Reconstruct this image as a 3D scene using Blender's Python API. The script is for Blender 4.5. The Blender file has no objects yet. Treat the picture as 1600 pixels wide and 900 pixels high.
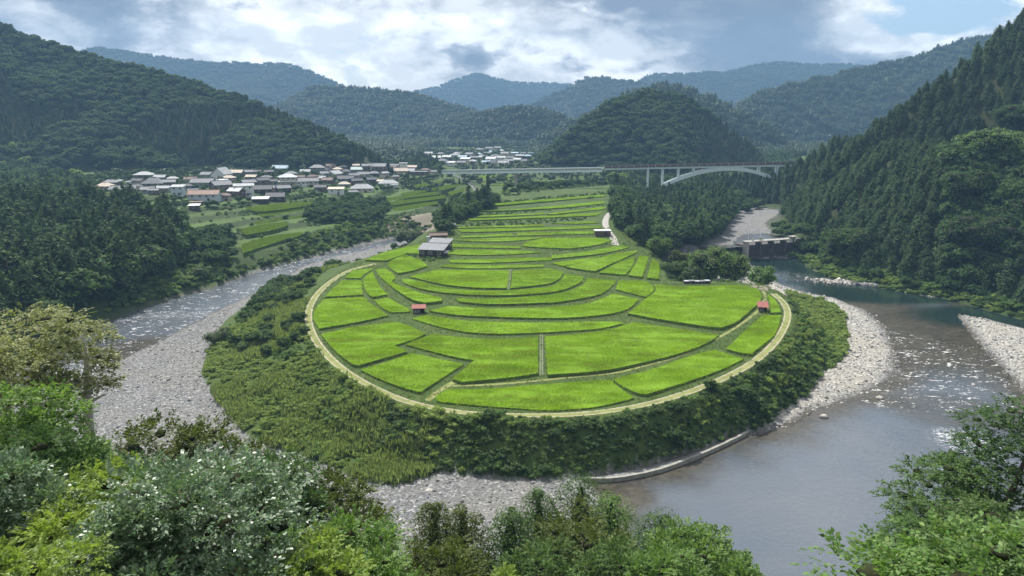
import bpy, math, random
import numpy as np
from mathutils import Vector, Matrix

# ------------------------------------------------------------------ scene, camera, light
scene = bpy.context.scene
C = scene.collection
R = math.radians
PITCH = math.atan(260 / 1155.0)
CAM_Z = 67.0
cam_data = bpy.data.cameras.new("camera")
cam_data.sensor_width = 36.0
cam_data.lens = 1155 / 1600 * 36.0
cam_data.clip_start = 0.5
cam_data.clip_end = 30000
cam = bpy.data.objects.new("camera", cam_data)
C.objects.link(cam)
cam.location = (0, 0, CAM_Z)
cam.rotation_euler = (math.pi / 2 - PITCH, 0, 0)
scene.camera = cam
scene.view_settings.view_transform = 'Standard'
scene.view_settings.look = 'None'
scene.view_settings.gamma = 1.0
scene.view_settings.exposure = 0.62
scene.cycles.max_bounces = 6
scene.cycles.diffuse_bounces = 3
scene.cycles.glossy_bounces = 2
scene.cycles.transmission_bounces = 3
scene.cycles.transparent_max_bounces = 6
scene.cycles.volume_bounces = 0
scene.cycles.sample_clamp_indirect = 6.0
try:
    scene.cycles.use_denoising = True
except Exception:
    pass

SUN_EL, SUN_AZ = 55.0, -25.0          # degrees above the horizon; degrees right of the view (+Y)
sun_data = bpy.data.lights.new("sun", 'SUN')
sun_data.energy = 4.6
sun_data.angle = R(1.5)
sun_data.color = (1.0, 0.955, 0.88)
sun = bpy.data.objects.new("sun", sun_data)
C.objects.link(sun)
_sd = Vector((math.sin(R(SUN_AZ)) * math.cos(R(SUN_EL)), math.cos(R(SUN_AZ)) * math.cos(R(SUN_EL)), math.sin(R(SUN_EL))))
sun.rotation_euler = _sd.to_track_quat('Z', 'Y').to_euler()

world = bpy.data.worlds.new("World")
scene.world = world
world.use_nodes = True
wt = world.node_tree
wt.nodes.clear()


class NT:
    """small helper to write node trees"""
    def __init__(self, tree):
        self.t = tree

    def n(self, kind, **kw):
        nd = self.t.nodes.new(kind)
        for k, v in kw.items():
            setattr(nd, k, v)
        return nd

    def put(self, sock, v):
        if v is None:
            return
        if hasattr(v, 'is_output'):
            self.t.links.new(v, sock)
        elif isinstance(v, (tuple, list)):
            if len(v) == 3 and sock.type == 'RGBA':
                v = (*v, 1)
            sock.default_value = v
        else:
            sock.default_value = v

    def math(self, op, a, b=None, c=None, clamp=False):
        nd = self.n('ShaderNodeMath', operation=op, use_clamp=clamp)
        for i, v in enumerate((a, b, c)):
            self.put(nd.inputs[i], v) if v is not None else None
        return nd.outputs[0]

    def vmath(self, op, a, b=None):
        nd = self.n('ShaderNodeVectorMath', operation=op)
        self.put(nd.inputs[0], a)
        if b is not None:
            self.put(nd.inputs[1], b)
        return nd.outputs[1] if op in ('DOT_PRODUCT', 'LENGTH', 'DISTANCE') else nd.outputs[0]

    def mix(self, f, a, b, blend='MIX'):
        nd = self.n('ShaderNodeMix', data_type='RGBA', blend_type=blend)
        self.put(nd.inputs[0], f)
        self.put(nd.inputs[6], a)
        self.put(nd.inputs[7], b)
        return nd.outputs[2]

    def ramp(self, f, stops, interp='LINEAR'):
        nd = self.n('ShaderNodeValToRGB')
        nd.color_ramp.interpolation = interp
        el = nd.color_ramp.elements
        while len(el) < len(stops):
            el.new(0.5)
        for e, (p, col) in zip(el, stops):
            e.position = p
            if not isinstance(col, (tuple, list)):
                col = (col, col, col)
            e.color = (*col, 1)
        self.put(nd.inputs[0], f)
        return nd.outputs[0]

    def noise(self, vec, scale, detail=4, rough=0.55, dist=0.0, dim='3D'):
        nd = self.n('ShaderNodeTexNoise', noise_dimensions=dim)
        self.put(nd.inputs['Vector'], vec)
        nd.inputs['Scale'].default_value = scale
        nd.inputs['Detail'].default_value = detail
        nd.inputs['Roughness'].default_value = rough
        nd.inputs['Distortion'].default_value = dist
        return nd.outputs[0]

    def mapr(self, v, a, b, c=0.0, d=1.0):
        nd = self.n('ShaderNodeMapRange')
        self.put(nd.inputs[0], v)
        for i, q in enumerate((a, b, c, d)):
            nd.inputs[i + 1].default_value = q
        return nd.outputs[0]


w = NT(wt)
tc = w.n('ShaderNodeTexCoord').outputs['Generated']
sky = w.n('ShaderNodeTexSky', sky_type='NISHITA')
sky.sun_disc = False
sky.sun_elevation = R(SUN_EL)
sky.sun_rotation = R(SUN_AZ)
sky.altitude = 200
sky.air_density = 1.0
sky.dust_density = 1.0
SKY_K = 0.10
sep = w.n('ShaderNodeSeparateXYZ')
wt.links.new(tc, sep.inputs[0])
# cumulus: noise over the direction, flattened towards the horizon; tops are lit, undersides dark
cloud_p = w.vmath('ADD', w.vmath('MULTIPLY', tc, (1.0, 1.0, 2.1)), (3.1, 0.4, 1.7))
cloud_q = w.vmath('ADD', cloud_p, (0.0, 0.0, 0.075))


def thickness(p):
    a = w.noise(p, 4.2, 9, 0.52, 0.15)
    b = w.noise(w.vmath('ADD', p, (5.2, 1.3, 8.0)), 11.0, 7, 0.58, 0.2)
    return w.math('ADD', w.math('MULTIPLY', a, 0.58), w.math('MULTIPLY', b, 0.42))


def sky_blob(px, py, r0, r1, flat=1.0):
    dx, dy = (px - 800) / 1155.0, (450 - py) / 1155.0
    f = Vector((dx, math.cos(PITCH) + dy * math.sin(PITCH), -math.sin(PITCH) + dy * math.cos(PITCH))).normalized()
    d = w.vmath('SUBTRACT', tc, (f.x, f.y, f.z))
    d = w.vmath('MULTIPLY', d, (1.0, 1.0, flat))
    return w.mapr(w.vmath('LENGTH', d), r0, r1, 1.0, 0.0)


thick0 = thickness(cloud_p)
lit = w.mapr(w.math('SUBTRACT', thick0, thickness(cloud_q)), -0.035, 0.055, 0.0, 1.0)
thick = thick0
thick = w.math('ADD', w.math('MULTIPLY', w.math('SUBTRACT', thick, 0.5), 3.7), 0.56)
for (bx, by, r0, r1, fl, amt) in ((1040, 15, 0.02, 0.27, 2.2, 0.20), (480, -10, 0.0, 0.14, 2.0, 0.10),
                                 (160, 30, 0.0, 0.30, 2.0, 0.05), (1485, 5, 0.02, 0.15, 2.2, -1.0),
                                 (1700, 60, 0.0, 0.12, 1.2, 0.35), (700, 115, 0.0, 0.60, 4.5, -0.24)):
    thick = w.math('ADD', thick, w.math('MULTIPLY', sky_blob(bx, by, r0, r1, fl), amt))
SUNV = (_sd.x, _sd.y, _sd.z)
glow = w.mapr(w.vmath('DOT_PRODUCT', tc, SUNV), 0.35, 1.0, 0.0, 1.0)     # clouds nearer the sun are brighter
body = w.ramp(thick, [(0.22, (0.76, 0.74, 0.71)), (0.42, (0.44, 0.43, 0.42)), (0.56, (0.225, 0.222, 0.235)), (0.76, (0.115, 0.115, 0.14))])
crest = w.ramp(thick, [(0.22, (1.30, 1.27, 1.22)), (0.48, (0.98, 0.95, 0.91)), (0.63, (0.36, 0.355, 0.365)), (0.80, (0.15, 0.152, 0.18))])
cloud_col = w.mix(lit, body, crest)
cloud_col = w.mix(1.0, cloud_col, w.ramp(glow, [(0.0, (0.98,) * 3), (0.5, (1.2,) * 3), (1.0, (2.0, 1.95, 1.85))]), 'MULTIPLY')
cover = w.mapr(thick, -0.18, 0.0)
skyc = w.mix(1.0, sky.outputs[0], (SKY_K,) * 3, 'MULTIPLY')
final = w.mix(cover, skyc, cloud_col)
bg = w.n('ShaderNodeBackground')
wt.links.new(final, bg.inputs[0])
bg.inputs[1].default_value = 1.0
wo = w.n('ShaderNodeOutputWorld')
wt.links.new(bg.outputs[0], wo.inputs[0])

# ------------------------------------------------------------------ helpers
rng = np.random.default_rng(7)
random.seed(7)
F = 1155.0
FWD = np.array([0, math.cos(PITCH), -math.sin(PITCH)])
UPV = np.array([0, math.sin(PITCH), math.cos(PITCH)])


def ray(px, py):
    return FWD + np.array([1.0, 0, 0]) * (px - 800) / F + UPV * (450 - py) / F


def at_z(px, py, z):
    d = ray(px, py)
    t = (z - CAM_Z) / d[2]
    return np.array([d[0] * t, d[1] * t, z])


def at_d(px, py, dist):
    """the point seen at (px,py) whose ground distance along +Y is dist"""
    d = ray(px, py)
    t = dist / d[1]
    return np.array([d[0] * t, dist, CAM_Z + d[2] * t])


def project(x, y, z):
    X = np.asarray(x, float); Y = np.asarray(y, float); Z = np.asarray(z, float) - CAM_Z
    D = Y * FWD[1] + Z * FWD[2]
    D = np.where(D < 0.1, 0.1, D)
    U = Y * UPV[1] + Z * UPV[2]
    return 800 + F * X / D, 450 - F * U / D, D


def poly_at(pts, z):
    return np.array([at_z(px, py, z)[:2] for px, py in pts])


def inside(poly, x, y):
    x = np.asarray(x, float); y = np.asarray(y, float)
    r = np.zeros(x.shape, bool)
    n = len(poly)
    j = n - 1
    for i in range(n):
        xi, yi = poly[i]; xj, yj = poly[j]
        if yi != yj:
            r ^= ((yi > y) != (yj > y)) & (x < (xj - xi) * (y - yi) / (yj - yi) + xi)
        j = i
    return r


def seg_dist(poly, x, y, closed=True):
    best = np.full(np.shape(x), 1e18)
    n = len(poly)
    for i in range(n if closed else n - 1):
        ax, ay = poly[i][:2]; bx, by = poly[(i + 1) % n][:2]
        dx, dy = bx - ax, by - ay
        L = dx * dx + dy * dy + 1e-9
        t = np.clip(((x - ax) * dx + (y - ay) * dy) / L, 0, 1)
        d = (x - ax - t * dx) ** 2 + (y - ay - t * dy) ** 2
        best = np.minimum(best, d)
    return np.sqrt(best)


def sdist(poly, x, y):
    d = seg_dist(poly, x, y)
    return np.where(inside(poly, x, y), d, -d)


def sstep(a, b, v):
    t = np.clip((v - a) / (b - a), 0, 1)
    return t * t * (3 - 2 * t)


_lat = np.random.default_rng(3).random((256, 256))


def vnoise(x, y):
    xi = np.floor(x).astype(int); yi = np.floor(y).astype(int)
    fx = x - xi; fy = y - yi
    fx = fx * fx * (3 - 2 * fx); fy = fy * fy * (3 - 2 * fy)
    a = _lat[xi % 256, yi % 256]; b = _lat[(xi + 1) % 256, yi % 256]
    c = _lat[xi % 256, (yi + 1) % 256]; d = _lat[(xi + 1) % 256, (yi + 1) % 256]
    return (a * (1 - fx) + b * fx) * (1 - fy) + (c * (1 - fx) + d * fx) * fy


def fbm(x, y, scale, octv=4):
    s = 0; a = 0.5; x = np.asarray(x, float) / scale; y = np.asarray(y, float) / scale
    for k in range(octv):
        s = s + a * (vnoise(x + 17.3 * k, y - 9.1 * k) - 0.5)
        x = x * 2.03; y = y * 2.03; a *= 0.5
    return s * 2


def smooth_poly(pts, it=2):
    p = np.asarray(pts, float)
    for _ in range(it):
        q = np.roll(p, -1, axis=0)
        p = np.stack([p * .75 + q * .25, p * .25 + q * .75], 1).reshape(-1, p.shape[1])
    return p


def soften(pts, it=1, lim=0.75):
    """round only the gentle bends of a closed outline, keep its corners"""
    p = [np.asarray(q, float) for q in pts]
    for _ in range(it):
        out = []
        n = len(p)
        for i in range(n):
            a, b, c = p[i - 1], p[i], p[(i + 1) % n]
            u, v = b - a, c - b
            ang = abs(math.atan2(u[0] * v[1] - u[1] * v[0], u @ v))
            if 0.06 < ang < lim:
                out += [a * .22 + b * .78, b * .78 + c * .22]
            else:
                out.append(b)
        p = out
    return np.array(p)


def smooth_line(pts, it=2):
    p = np.asarray(pts, float)
    for _ in range(it):
        a, b = p[:-1], p[1:]
        m = np.stack([a * .75 + b * .25, a * .25 + b * .75], 1).reshape(-1, p.shape[1])
        p = np.vstack([p[:1], m, p[-1:]])
    return p


def mesh_np(name, verts, faces, mat=None, smooth=False):
    """faces: (n,k) int array or list of tuples"""
    me = bpy.data.meshes.new(name)
    verts = np.asarray(verts, np.float32)
    if isinstance(faces, np.ndarray):
        n, k = faces.shape
        me.vertices.add(len(verts)); me.vertices.foreach_set('co', verts.ravel())
        me.loops.add(n * k); me.loops.foreach_set('vertex_index', faces.astype(np.int32).ravel())
        me.polygons.add(n)
        me.polygons.foreach_set('loop_start', np.arange(0, n * k, k, dtype=np.int32))
        me.polygons.foreach_set('loop_total', np.full(n, k, np.int32))
        me.update(calc_edges=True)
    else:
        me.from_pydata([tuple(map(float, v)) for v in verts], [], faces)
    if smooth:
        me.polygons.foreach_set('use_smooth', np.ones(len(me.polygons), bool))
    if mat is not None:
        for m in (mat if isinstance(mat, (list, tuple)) else [mat]):
            me.materials.append(m)
    me.update()
    return me


class MB:
    """collects shapes into one mesh"""
    def __init__(self):
        self.v = []; self.f = []

    def add(self, vs, fs):
        o = len(self.v)
        self.v += [tuple(map(float, v)) for v in vs]
        self.f += [tuple(i + o for i in f) for f in fs]

    def box(self, c, s, rz=0.0, top=None):
        hx, hy, hz = s[0] / 2, s[1] / 2, s[2] / 2
        ca, sa = math.cos(rz), math.sin(rz)
        vs = []
        for z in (-hz, hz):
            k = 1.0 if (z < 0 or top is None) else top
            for x, y in ((-hx, -hy), (hx, -hy), (hx, hy), (-hx, hy)):
                x, y = x * k, y * k
                vs.append((c[0] + x * ca - y * sa, c[1] + x * sa + y * ca, c[2] + z))
        self.add(vs, [(0, 3, 2, 1), (4, 5, 6, 7), (0, 1, 5, 4), (1, 2, 6, 5), (2, 3, 7, 6), (3, 0, 4, 7)])

    def beam(self, a, b, wd, h):
        """box from a to b, width wd (horizontal), height h"""
        a = Vector(a); b = Vector(b); d = (b - a)
        s = d.cross(Vector((0, 0, 1)))
        if s.length < 1e-6:
            s = Vector((1, 0, 0))
        s = s.normalized() * wd / 2
        u = s.cross(d).normalized() * h / 2
        vs = [a - s - u, a + s - u, a + s + u, a - s + u, b - s - u, b + s - u, b + s + u, b - s + u]
        self.add(vs, [(0, 1, 2, 3), (7, 6, 5, 4), (0, 4, 5, 1), (1, 5, 6, 2), (2, 6, 7, 3), (3, 7, 4, 0)])

    def tube(self, pts, radii, n=6):
        rings = []
        pts = [Vector(p) for p in pts]
        o = len(self.v)
        for i, p in enumerate(pts):
            t = (pts[min(i + 1, len(pts) - 1)] - pts[max(i - 1, 0)])
            t = t.normalized() if t.length > 1e-9 else Vector((0, 0, 1))
            s = t.cross(Vector((0.31, 0.2, 0.93)))
            if s.length < 1e-3:
                s = t.cross(Vector((1, 0, 0)))
            s.normalize(); u = t.cross(s)
            for k in range(n):
                a = 2 * math.pi * k / n
                self.v.append(tuple(p + (s * math.cos(a) + u * math.sin(a)) * radii[i]))
        for i in range(len(pts) - 1):
            for k in range(n):
                a = o + i * n + k; b = o + i * n + (k + 1) % n
                self.f.append((a, b, b + n, a + n))
        self.f.append(tuple(o + k for k in reversed(range(n))))
        self.f.append(tuple(o + (len(pts) - 1) * n + k for k in range(n)))

    def mesh(self, name, mat, smooth=False):
        return mesh_np(name, self.v, self.f, mat, smooth)

    def build(self, name, mat, parent=None, smooth=False):
        return link(name, self.mesh(name, mat, smooth), parent)


def link(name, data, parent=None, loc=None, rz=None):
    o = bpy.data.objects.new(name, data)
    C.objects.link(o)
    if parent is not None:
        o.parent = parent
    if loc is not None:
        o.location = loc
    if rz is not None:
        o.rotation_euler = (0, 0, rz)
    return o


def tag(o, label=None, cat=None, group=None, kind=None):
    if label: o['label'] = label
    if cat: o['category'] = cat
    if group: o['group'] = group
    if kind: o['kind'] = kind
    return o


def empty(name, loc=(0, 0, 0), rz=0.0, label=None, cat=None, group=None):
    o = bpy.data.objects.new(name, None)
    C.objects.link(o)
    o.location = loc
    o.rotation_euler = (0, 0, rz)
    return tag(o, label, cat, group)


# ------------------------------------------------------------------ materials
def mat(name):
    m = bpy.data.materials.new(name)
    m.use_nodes = True
    m.node_tree.nodes.clear()
    t = NT(m.node_tree)
    out = t.n('ShaderNodeOutputMaterial')
    return m, t, out


def plain(name, col, rough=0.7, spec=0.3, var=0.25, scale=0.6, metal=0.0, bump=0.0, dirt=None):
    m, t, out = mat(name)
    p = t.n('ShaderNodeBsdfPrincipled')
    co = t.n('ShaderNodeTexCoord').outputs['Object']
    n = t.noise(co, scale, 5, 0.6)
    f = t.mapr(n, 0.3, 0.7)
    dark = tuple(c * (1 - var) for c in col); lite = tuple(min(1, c * (1 + var)) for c in col)
    c = t.mix(f, dark, lite)
    if dirt:
        c = t.mix(t.mapr(t.noise(co, scale * 2.7, 5, 0.65), 0.48, 0.7), c, dirt)
    t.put(p.inputs['Base Color'], c)
    p.inputs['Roughness'].default_value = rough
    p.inputs['Specular IOR Level'].default_value = spec
    p.inputs['Metallic'].default_value = metal
    if bump:
        b = t.n('ShaderNodeBump')
        b.inputs['Strength'].default_value = bump
        b.inputs['Distance'].default_value = 0.1
        t.put(b.inputs['Height'], t.noise(co, scale * 8, 3))
        t.put(p.inputs['Normal'], b.outputs[0])
    t.put(out.inputs[0], p.outputs[0])
    return m


def leaf_mat(name, c1, c2, c3=None, transl=0.3, rough=0.55, spec=0.25, leafvar=0.35):
    """foliage: each tree its own tint between c1 and c2, each leaf a little apart, c3 for some yellower leaves"""
    m, t, out = mat(name)
    rnd = t.n('ShaderNodeObjectInfo').outputs['Random']
    isl = t.n('ShaderNodeNewGeometry').outputs['Random Per Island']
    pos = t.n('ShaderNodeNewGeometry').outputs['Position']
    patch = t.mapr(t.noise(pos, 0.011, 3, 0.6), 0.36, 0.64)
    c = t.mix(t.math('ADD', t.math('MULTIPLY', rnd, 0.55), t.math('MULTIPLY', patch, 0.45)), c1, c2)
    if c3:
        c = t.mix(t.mapr(isl, 0.62, 1.0, 0.0, 0.8), c, c3)
    k = t.mapr(t.math('FRACT', t.math('MULTIPLY', isl, 7.31)), 0, 1, 1 - leafvar, 1 + leafvar)
    c = t.mix(1.0, c, t.ramp(t.math('MULTIPLY', k, 0.5), [(0, 0.0), (1, 2.0)]), 'MULTIPLY')
    p = t.n('ShaderNodeBsdfPrincipled')
    t.put(p.inputs['Base Color'], c)
    p.inputs['Roughness'].default_value = rough
    p.inputs['Specular IOR Level'].default_value = spec
    tr = t.n('ShaderNodeBsdfTranslucent')
    t.put(tr.inputs[0], t.mix(1.0, c, (1.25, 1.3, 0.7), 'MULTIPLY'))
    ms = t.n('ShaderNodeMixShader')
    ms.inputs[0].default_value = transl
    t.put(ms.inputs[1], p.outputs[0]); t.put(ms.inputs[2], tr.outputs[0])
    t.put(out.inputs[0], ms.outputs[0])
    return m


M = {}
M['cedar'] = leaf_mat('cedar_needles', (0.030, 0.066, 0.027), (0.075, 0.128, 0.042), (0.095, 0.145, 0.045), 0.15, 0.75, 0.12)
M['broad'] = leaf_mat('broad_leaves', (0.032, 0.078, 0.028), (0.092, 0.160, 0.050), (0.12, 0.185, 0.055), 0.28, 0.75, 0.12)
M['shrub'] = leaf_mat('shrub_leaves', (0.050, 0.110, 0.028), (0.17, 0.27, 0.075), (0.19, 0.27, 0.07), 0.3, 0.7, 0.15)
M['bright'] = leaf_mat('bright_shrub_leaves', (0.12, 0.20, 0.05), (0.24, 0.32, 0.08), (0.28, 0.33, 0.09), 0.35, 0.7, 0.15)
M['vine'] = leaf_mat('vine_leaves', (0.030, 0.075, 0.016), (0.065, 0.12, 0.024), (0.10, 0.15, 0.035), 0.25)
M['far'] = leaf_mat('far_foliage', (0.035, 0.070, 0.025), (0.075, 0.12, 0.04), (0.09, 0.14, 0.04), 0.15)
M['laurel'] = leaf_mat('glossy_laurel_leaves', (0.09, 0.17, 0.085), (0.12, 0.20, 0.11), (0.27, 0.34, 0.22), 0.25, 0.42, 0.6)
M['lime'] = leaf_mat('lime_leaves', (0.18, 0.27, 0.055), (0.22, 0.31, 0.06), (0.30, 0.37, 0.09), 0.4)
M['mid'] = leaf_mat('middle_green_leaves', (0.10, 0.20, 0.05), (0.14, 0.24, 0.06), (0.23, 0.32, 0.10), 0.38)
M['olive'] = leaf_mat('olive_leaves', (0.070, 0.108, 0.018), (0.088, 0.122, 0.022), (0.14, 0.155, 0.035), 0.32)
M['gold'] = leaf_mat('olive_gold_leaves', (0.16, 0.195, 0.06), (0.19, 0.22, 0.07), (0.31, 0.32, 0.13), 0.34)
M['rice'] = leaf_mat('rice_leaves', (0.20, 0.335, 0.020), (0.23, 0.36, 0.022), (0.29, 0.40, 0.035), 0.5, 0.6, 0.2, 0.22)
M['tuft'] = leaf_mat('grass_leaves', (0.13, 0.20, 0.065), (0.23, 0.29, 0.115), (0.30, 0.32, 0.15), 0.38)
M['core_shade'] = plain('crown_core_painted_shade', (0.030, 0.034, 0.018), 0.95, 0.05, 0.4, 4)  # crown cores darkened in colour, standing for the shade among inner twigs
M['bark'] = plain('bark', (0.10, 0.08, 0.06), 0.9, 0.1, 0.4, 3)
M['pale_bark'] = plain('pale_bark', (0.42, 0.40, 0.34), 0.85, 0.1, 0.3, 3)
M['concrete'] = plain('concrete', (0.40, 0.39, 0.36), 0.85, 0.2, 0.2, 0.5, dirt=(0.22, 0.21, 0.19))
M['old_concrete'] = plain('stained_concrete', (0.13, 0.125, 0.12), 0.85, 0.2, 0.5, 0.4, dirt=(0.045, 0.04, 0.04))
M['steel'] = plain('bridge_paint', (0.68, 0.79, 0.82), 0.45, 0.4, 0.06, 0.3)
M['rail'] = plain('brown_railing', (0.16, 0.13, 0.12), 0.6, 0.3, 0.1)
M['asphalt'] = plain('asphalt', (0.07, 0.07, 0.072), 0.9, 0.2, 0.2)
M['glass'] = plain('window_glass', (0.03, 0.04, 0.05), 0.08, 0.6, 0.1)
M['stone'] = plain('river_stone', (0.19, 0.195, 0.20), 0.85, 0.2, 0.35, 1.5)
M['pale_stone'] = plain('pale_boulder', (0.46, 0.44, 0.40), 0.85, 0.2, 0.3, 1.2)
M['wood'] = plain('dark_wood', (0.075, 0.06, 0.05), 0.8, 0.2, 0.4, 1.0)
# ------------------------------------------------------------------ the land: one height function
WATER = -9.7
POOL = -2.4
river_right_px = [(1165, 404), (1248, 404), (1262, 417), (1292, 433), (1340, 443), (1400, 455), (1480, 468), (1600, 501), (1720, 530),
                  (1720, 545), (1600, 513), (1540, 498), (1495, 491), (1508, 508), (1522, 525), (1548, 556), (1575, 585), (1600, 612), (1650, 670), (1690, 760),
                  (1700, 900), (1690, 1010), (1300, 1010), (1000, 985), (900, 940), (870, 880), (915, 820), (948, 786), (930, 765),
                  (915, 752), (960, 745), (1020, 734), (1100, 708), (1160, 682), (1185, 678), (1215, 672), (1250, 655), (1275, 640), (1300, 634), (1330, 622), (1380, 600),
                  (1402, 578), (1396, 545), (1381, 510), (1352, 485), (1305, 466), (1262, 458), (1225, 446), (1195, 430), (1176, 416)]
river_left_px = [(690, 352), (655, 362), (600, 377), (540, 389), (500, 400), (450, 410), (400, 427), (330, 450), (280, 465), (220, 482), (170, 500),
                 (120, 535), (40, 585), (-60, 640), (-160, 700), (-160, 760), (-40, 660), (30, 622), (105, 598), (190, 560), (250, 533), (330, 490), (385, 464),
                 (440, 437), (470, 417), (520, 401), (570, 391), (620, 378), (665, 368), (695, 360)]
WEIR_A = at_z(1166, 406, WATER); _wb = at_z(1243, 400, WATER)
WEIR_S = (_wb[1] - WEIR_A[1]) / (_wb[0] - WEIR_A[0])
WR = poly_at(river_right_px, WATER)
WL = poly_at(river_left_px, WATER)
pool_px = [(1112, 392), (1140, 384), (1156, 372), (1168, 365), (1200, 365), (1232, 372), (1236, 386), (1170, 392), (1140, 396)]
PL = poly_at(pool_px, POOL)
PL[:, 1] = np.maximum(PL[:, 1], WEIR_A[1] + (PL[:, 0] - WEIR_A[0]) * WEIR_S + 7)
plateau_px = [(960, 285), (956, 330), (962, 350), (985, 372), (1012, 388), (1034, 408), (1042, 436), (1090, 440), (1150, 439), (1190, 443), (1215, 455),
              (1234, 468), (1244, 490), (1236, 520), (1208, 556), (1150, 598), (1064, 634), (980, 654), (900, 662), (800, 662), (720, 656),
              (640, 641), (568, 612), (518, 580), (486, 545), (472, 510), (474, 482), (494, 453), (528, 428), (562, 408), (604, 394), (648, 380),
              (680, 366), (704, 340), (728, 322), (752, 302)]
TILT = 0.032


RBANK = np.vstack([poly_at([(1238, 326)], 0.5), poly_at([(1212, 350), (1224, 364), (1234, 372)], -1.5), poly_at([(1252, 403), (1264, 415), (1292, 431), (1340, 441), (1400, 453), (1480, 466), (1600, 499), (1720, 528)], WATER),
                   [(420, 260), (900, 300), (900, 760), (330, 760), (190, 640)]])


def zt_of(y):
    y = np.asarray(y, float)
    return TILT * np.clip(y - 172.0, 0.0, 408.0) - np.clip(y - 590.0, 0, 150) * 0.05


def at_tilt(px, py, off=0.0):
    z = 2.0
    for _ in range(8):
        p = at_z(px, py, z + off)
        z = float(zt_of(p[1]))
    return np.array([p[0], p[1], z + off])


PLAT = np.vstack([np.array([at_tilt(a, b)[:2] for a, b in plateau_px]), [(-60, 760), (-60, 900), (70, 900), (86, 720)]])
bank_px = [(690, 346), (640, 362), (590, 374), (540, 384), (500, 395), (440, 410), (395, 422), (330, 446), (270, 462), (210, 482), (150, 505), (90, 545), (0, 592), (-160, 690)]
VAL = np.vstack([poly_at(bank_px, -8.5), [(-420, 150), (-1200, 300), (-7000, 6000), (-7000, 9000), (400, 9000), (260, 1150), (120, 900), (-40, 760), (-48, 560)]])


def ridge(rows, lift, slope, rough):
    pts = np.array([at_d(px, py, d) for px, py, d in rows])
    pts[:, 2] -= lift
    return pts, slope, rough


HILLS = [
    ('left', ridge([(-600, -110, 900), (-300, -50, 940), (0, 30, 980), (70, 55, 990), (140, 78, 990), (280, 112, 980), (400, 152, 950), (500, 190, 900), (570, 225, 850), (612, 262, 810)], 13, 0.52, 9)),
    ('right', ridge([(1900, -220, 560), (1640, -30, 510), (1510, 78, 520), (1400, 155, 520), (1312, 228, 510), (1274, 284, 495), (1232, 347, 470)], 13, 0.86, 7)),
    ('middle', ridge([(806, 300, 860), (832, 268, 910), (858, 236, 950), (900, 190, 970), (960, 148, 990), (1010, 134, 1000), (1060, 139, 1000), (1110, 168, 990), (1160, 208, 970), (1195, 246, 940)], 12, 0.62, 8)),
    ('gorge_back', ridge([(960, 292, 720), (1040, 280, 735), (1120, 270, 745), (1200, 258, 750), (1270, 252, 740)], 10, 0.30, 4)),
    ('behind', ridge([(1000, 135, 1500), (1040, 124, 1500), (1070, 128, 1490), (1120, 150, 1450), (1200, 190, 1400), (1275, 240, 1350)], 12, 0.55, 12)),
    ('far_right', ridge([(1090, 225, 1600), (1160, 162, 1750), (1200, 136, 1850), (1330, 106, 1950), (1440, 82, 2000), (1510, 56, 2000), (1600, 50, 2000), (1800, 70, 2000)], 12, 0.5, 22)),
    ('mid_left', ridge([(300, 190, 2450), (430, 166, 2400), (490, 130, 2350), (560, 134, 2300), (640, 140, 2250), (700, 158, 2150), (760, 176, 2000)], 13, 0.42, 25)),
    ('mid_low', ridge([(700, 180, 1900), (760, 171, 1800), (830, 159, 1750), (875, 175, 1700), (900, 192, 1650), (930, 230, 1600)], 12, 0.5, 15)),
    ('far_left', ridge([(150, 70, 3900), (260, 87, 3900), (330, 94, 3850), (450, 97, 3800), (480, 107, 3800), (540, 132, 3800), (620, 160, 3800)], 14, 0.45, 40)),
    ('far_peak', ridge([(560, 160, 5400), (640, 142, 5300), (682, 134, 5200), (715, 121, 5200), (745, 112, 5200), (772, 119, 5200), (800, 126, 5200), (885, 129, 5200), (960, 140, 5200)], 12, 0.45, 40)),
    ('far_mid', ridge([(780, 190, 3200), (830, 162, 3250), (870, 142, 3300), (915, 118, 3300), (940, 117, 3300), (1000, 126, 3300), (1060, 150, 3300)], 12, 0.5, 25)),
    ('far_back', ridge([(960, 150, 4100), (992, 126, 4100), (1022, 113, 4100), (1060, 113, 4100), (1130, 110, 4100), (1180, 99, 4100), (1220, 94, 4100), (1260, 98, 4100), (1320, 98, 4100), (1450, 110, 4100)], 12, 0.45, 35)),
]


def hill_z(x, y):
    best = np.full(np.shape(x), -1e9)
    for name, (P, slope, rough) in HILLS:
        d2 = np.full(np.shape(x), 1e18); zz = np.zeros(np.shape(x))
        for i in range(len(P) - 1):
            a, b = P[i], P[i + 1]
            dx, dy = b[0] - a[0], b[1] - a[1]
            t = np.clip(((x - a[0]) * dx + (y - a[1]) * dy) / (dx * dx + dy * dy), 0, 1)
            d = (x - a[0] - t * dx) ** 2 + (y - a[1] - t * dy) ** 2
            k = d < d2
            d2 = np.where(k, d, d2); zz = np.where(k, a[2] + t * (b[2] - a[2]), zz)
        d = np.sqrt(d2)
        nz = fbm(x, y, rough * 9, 4) * rough * sstep(0, rough * 8, d) * 1.6
        gully = (np.abs(fbm(x * 1.0, y * 1.0, rough * 16, 3)) * -2.2 + 0.5) * rough * sstep(0, rough * 6, d)
        best = np.maximum(best, zz - slope * d + nz + gully)
    return best


def camhill_z(x, y):
    return 62.5 - 0.68 * y + 0.26 * np.maximum(0, -x - 12) + 0.22 * np.maximum(0, x - 24) + 2.0 * fbm(x, y, 18, 3)


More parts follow.
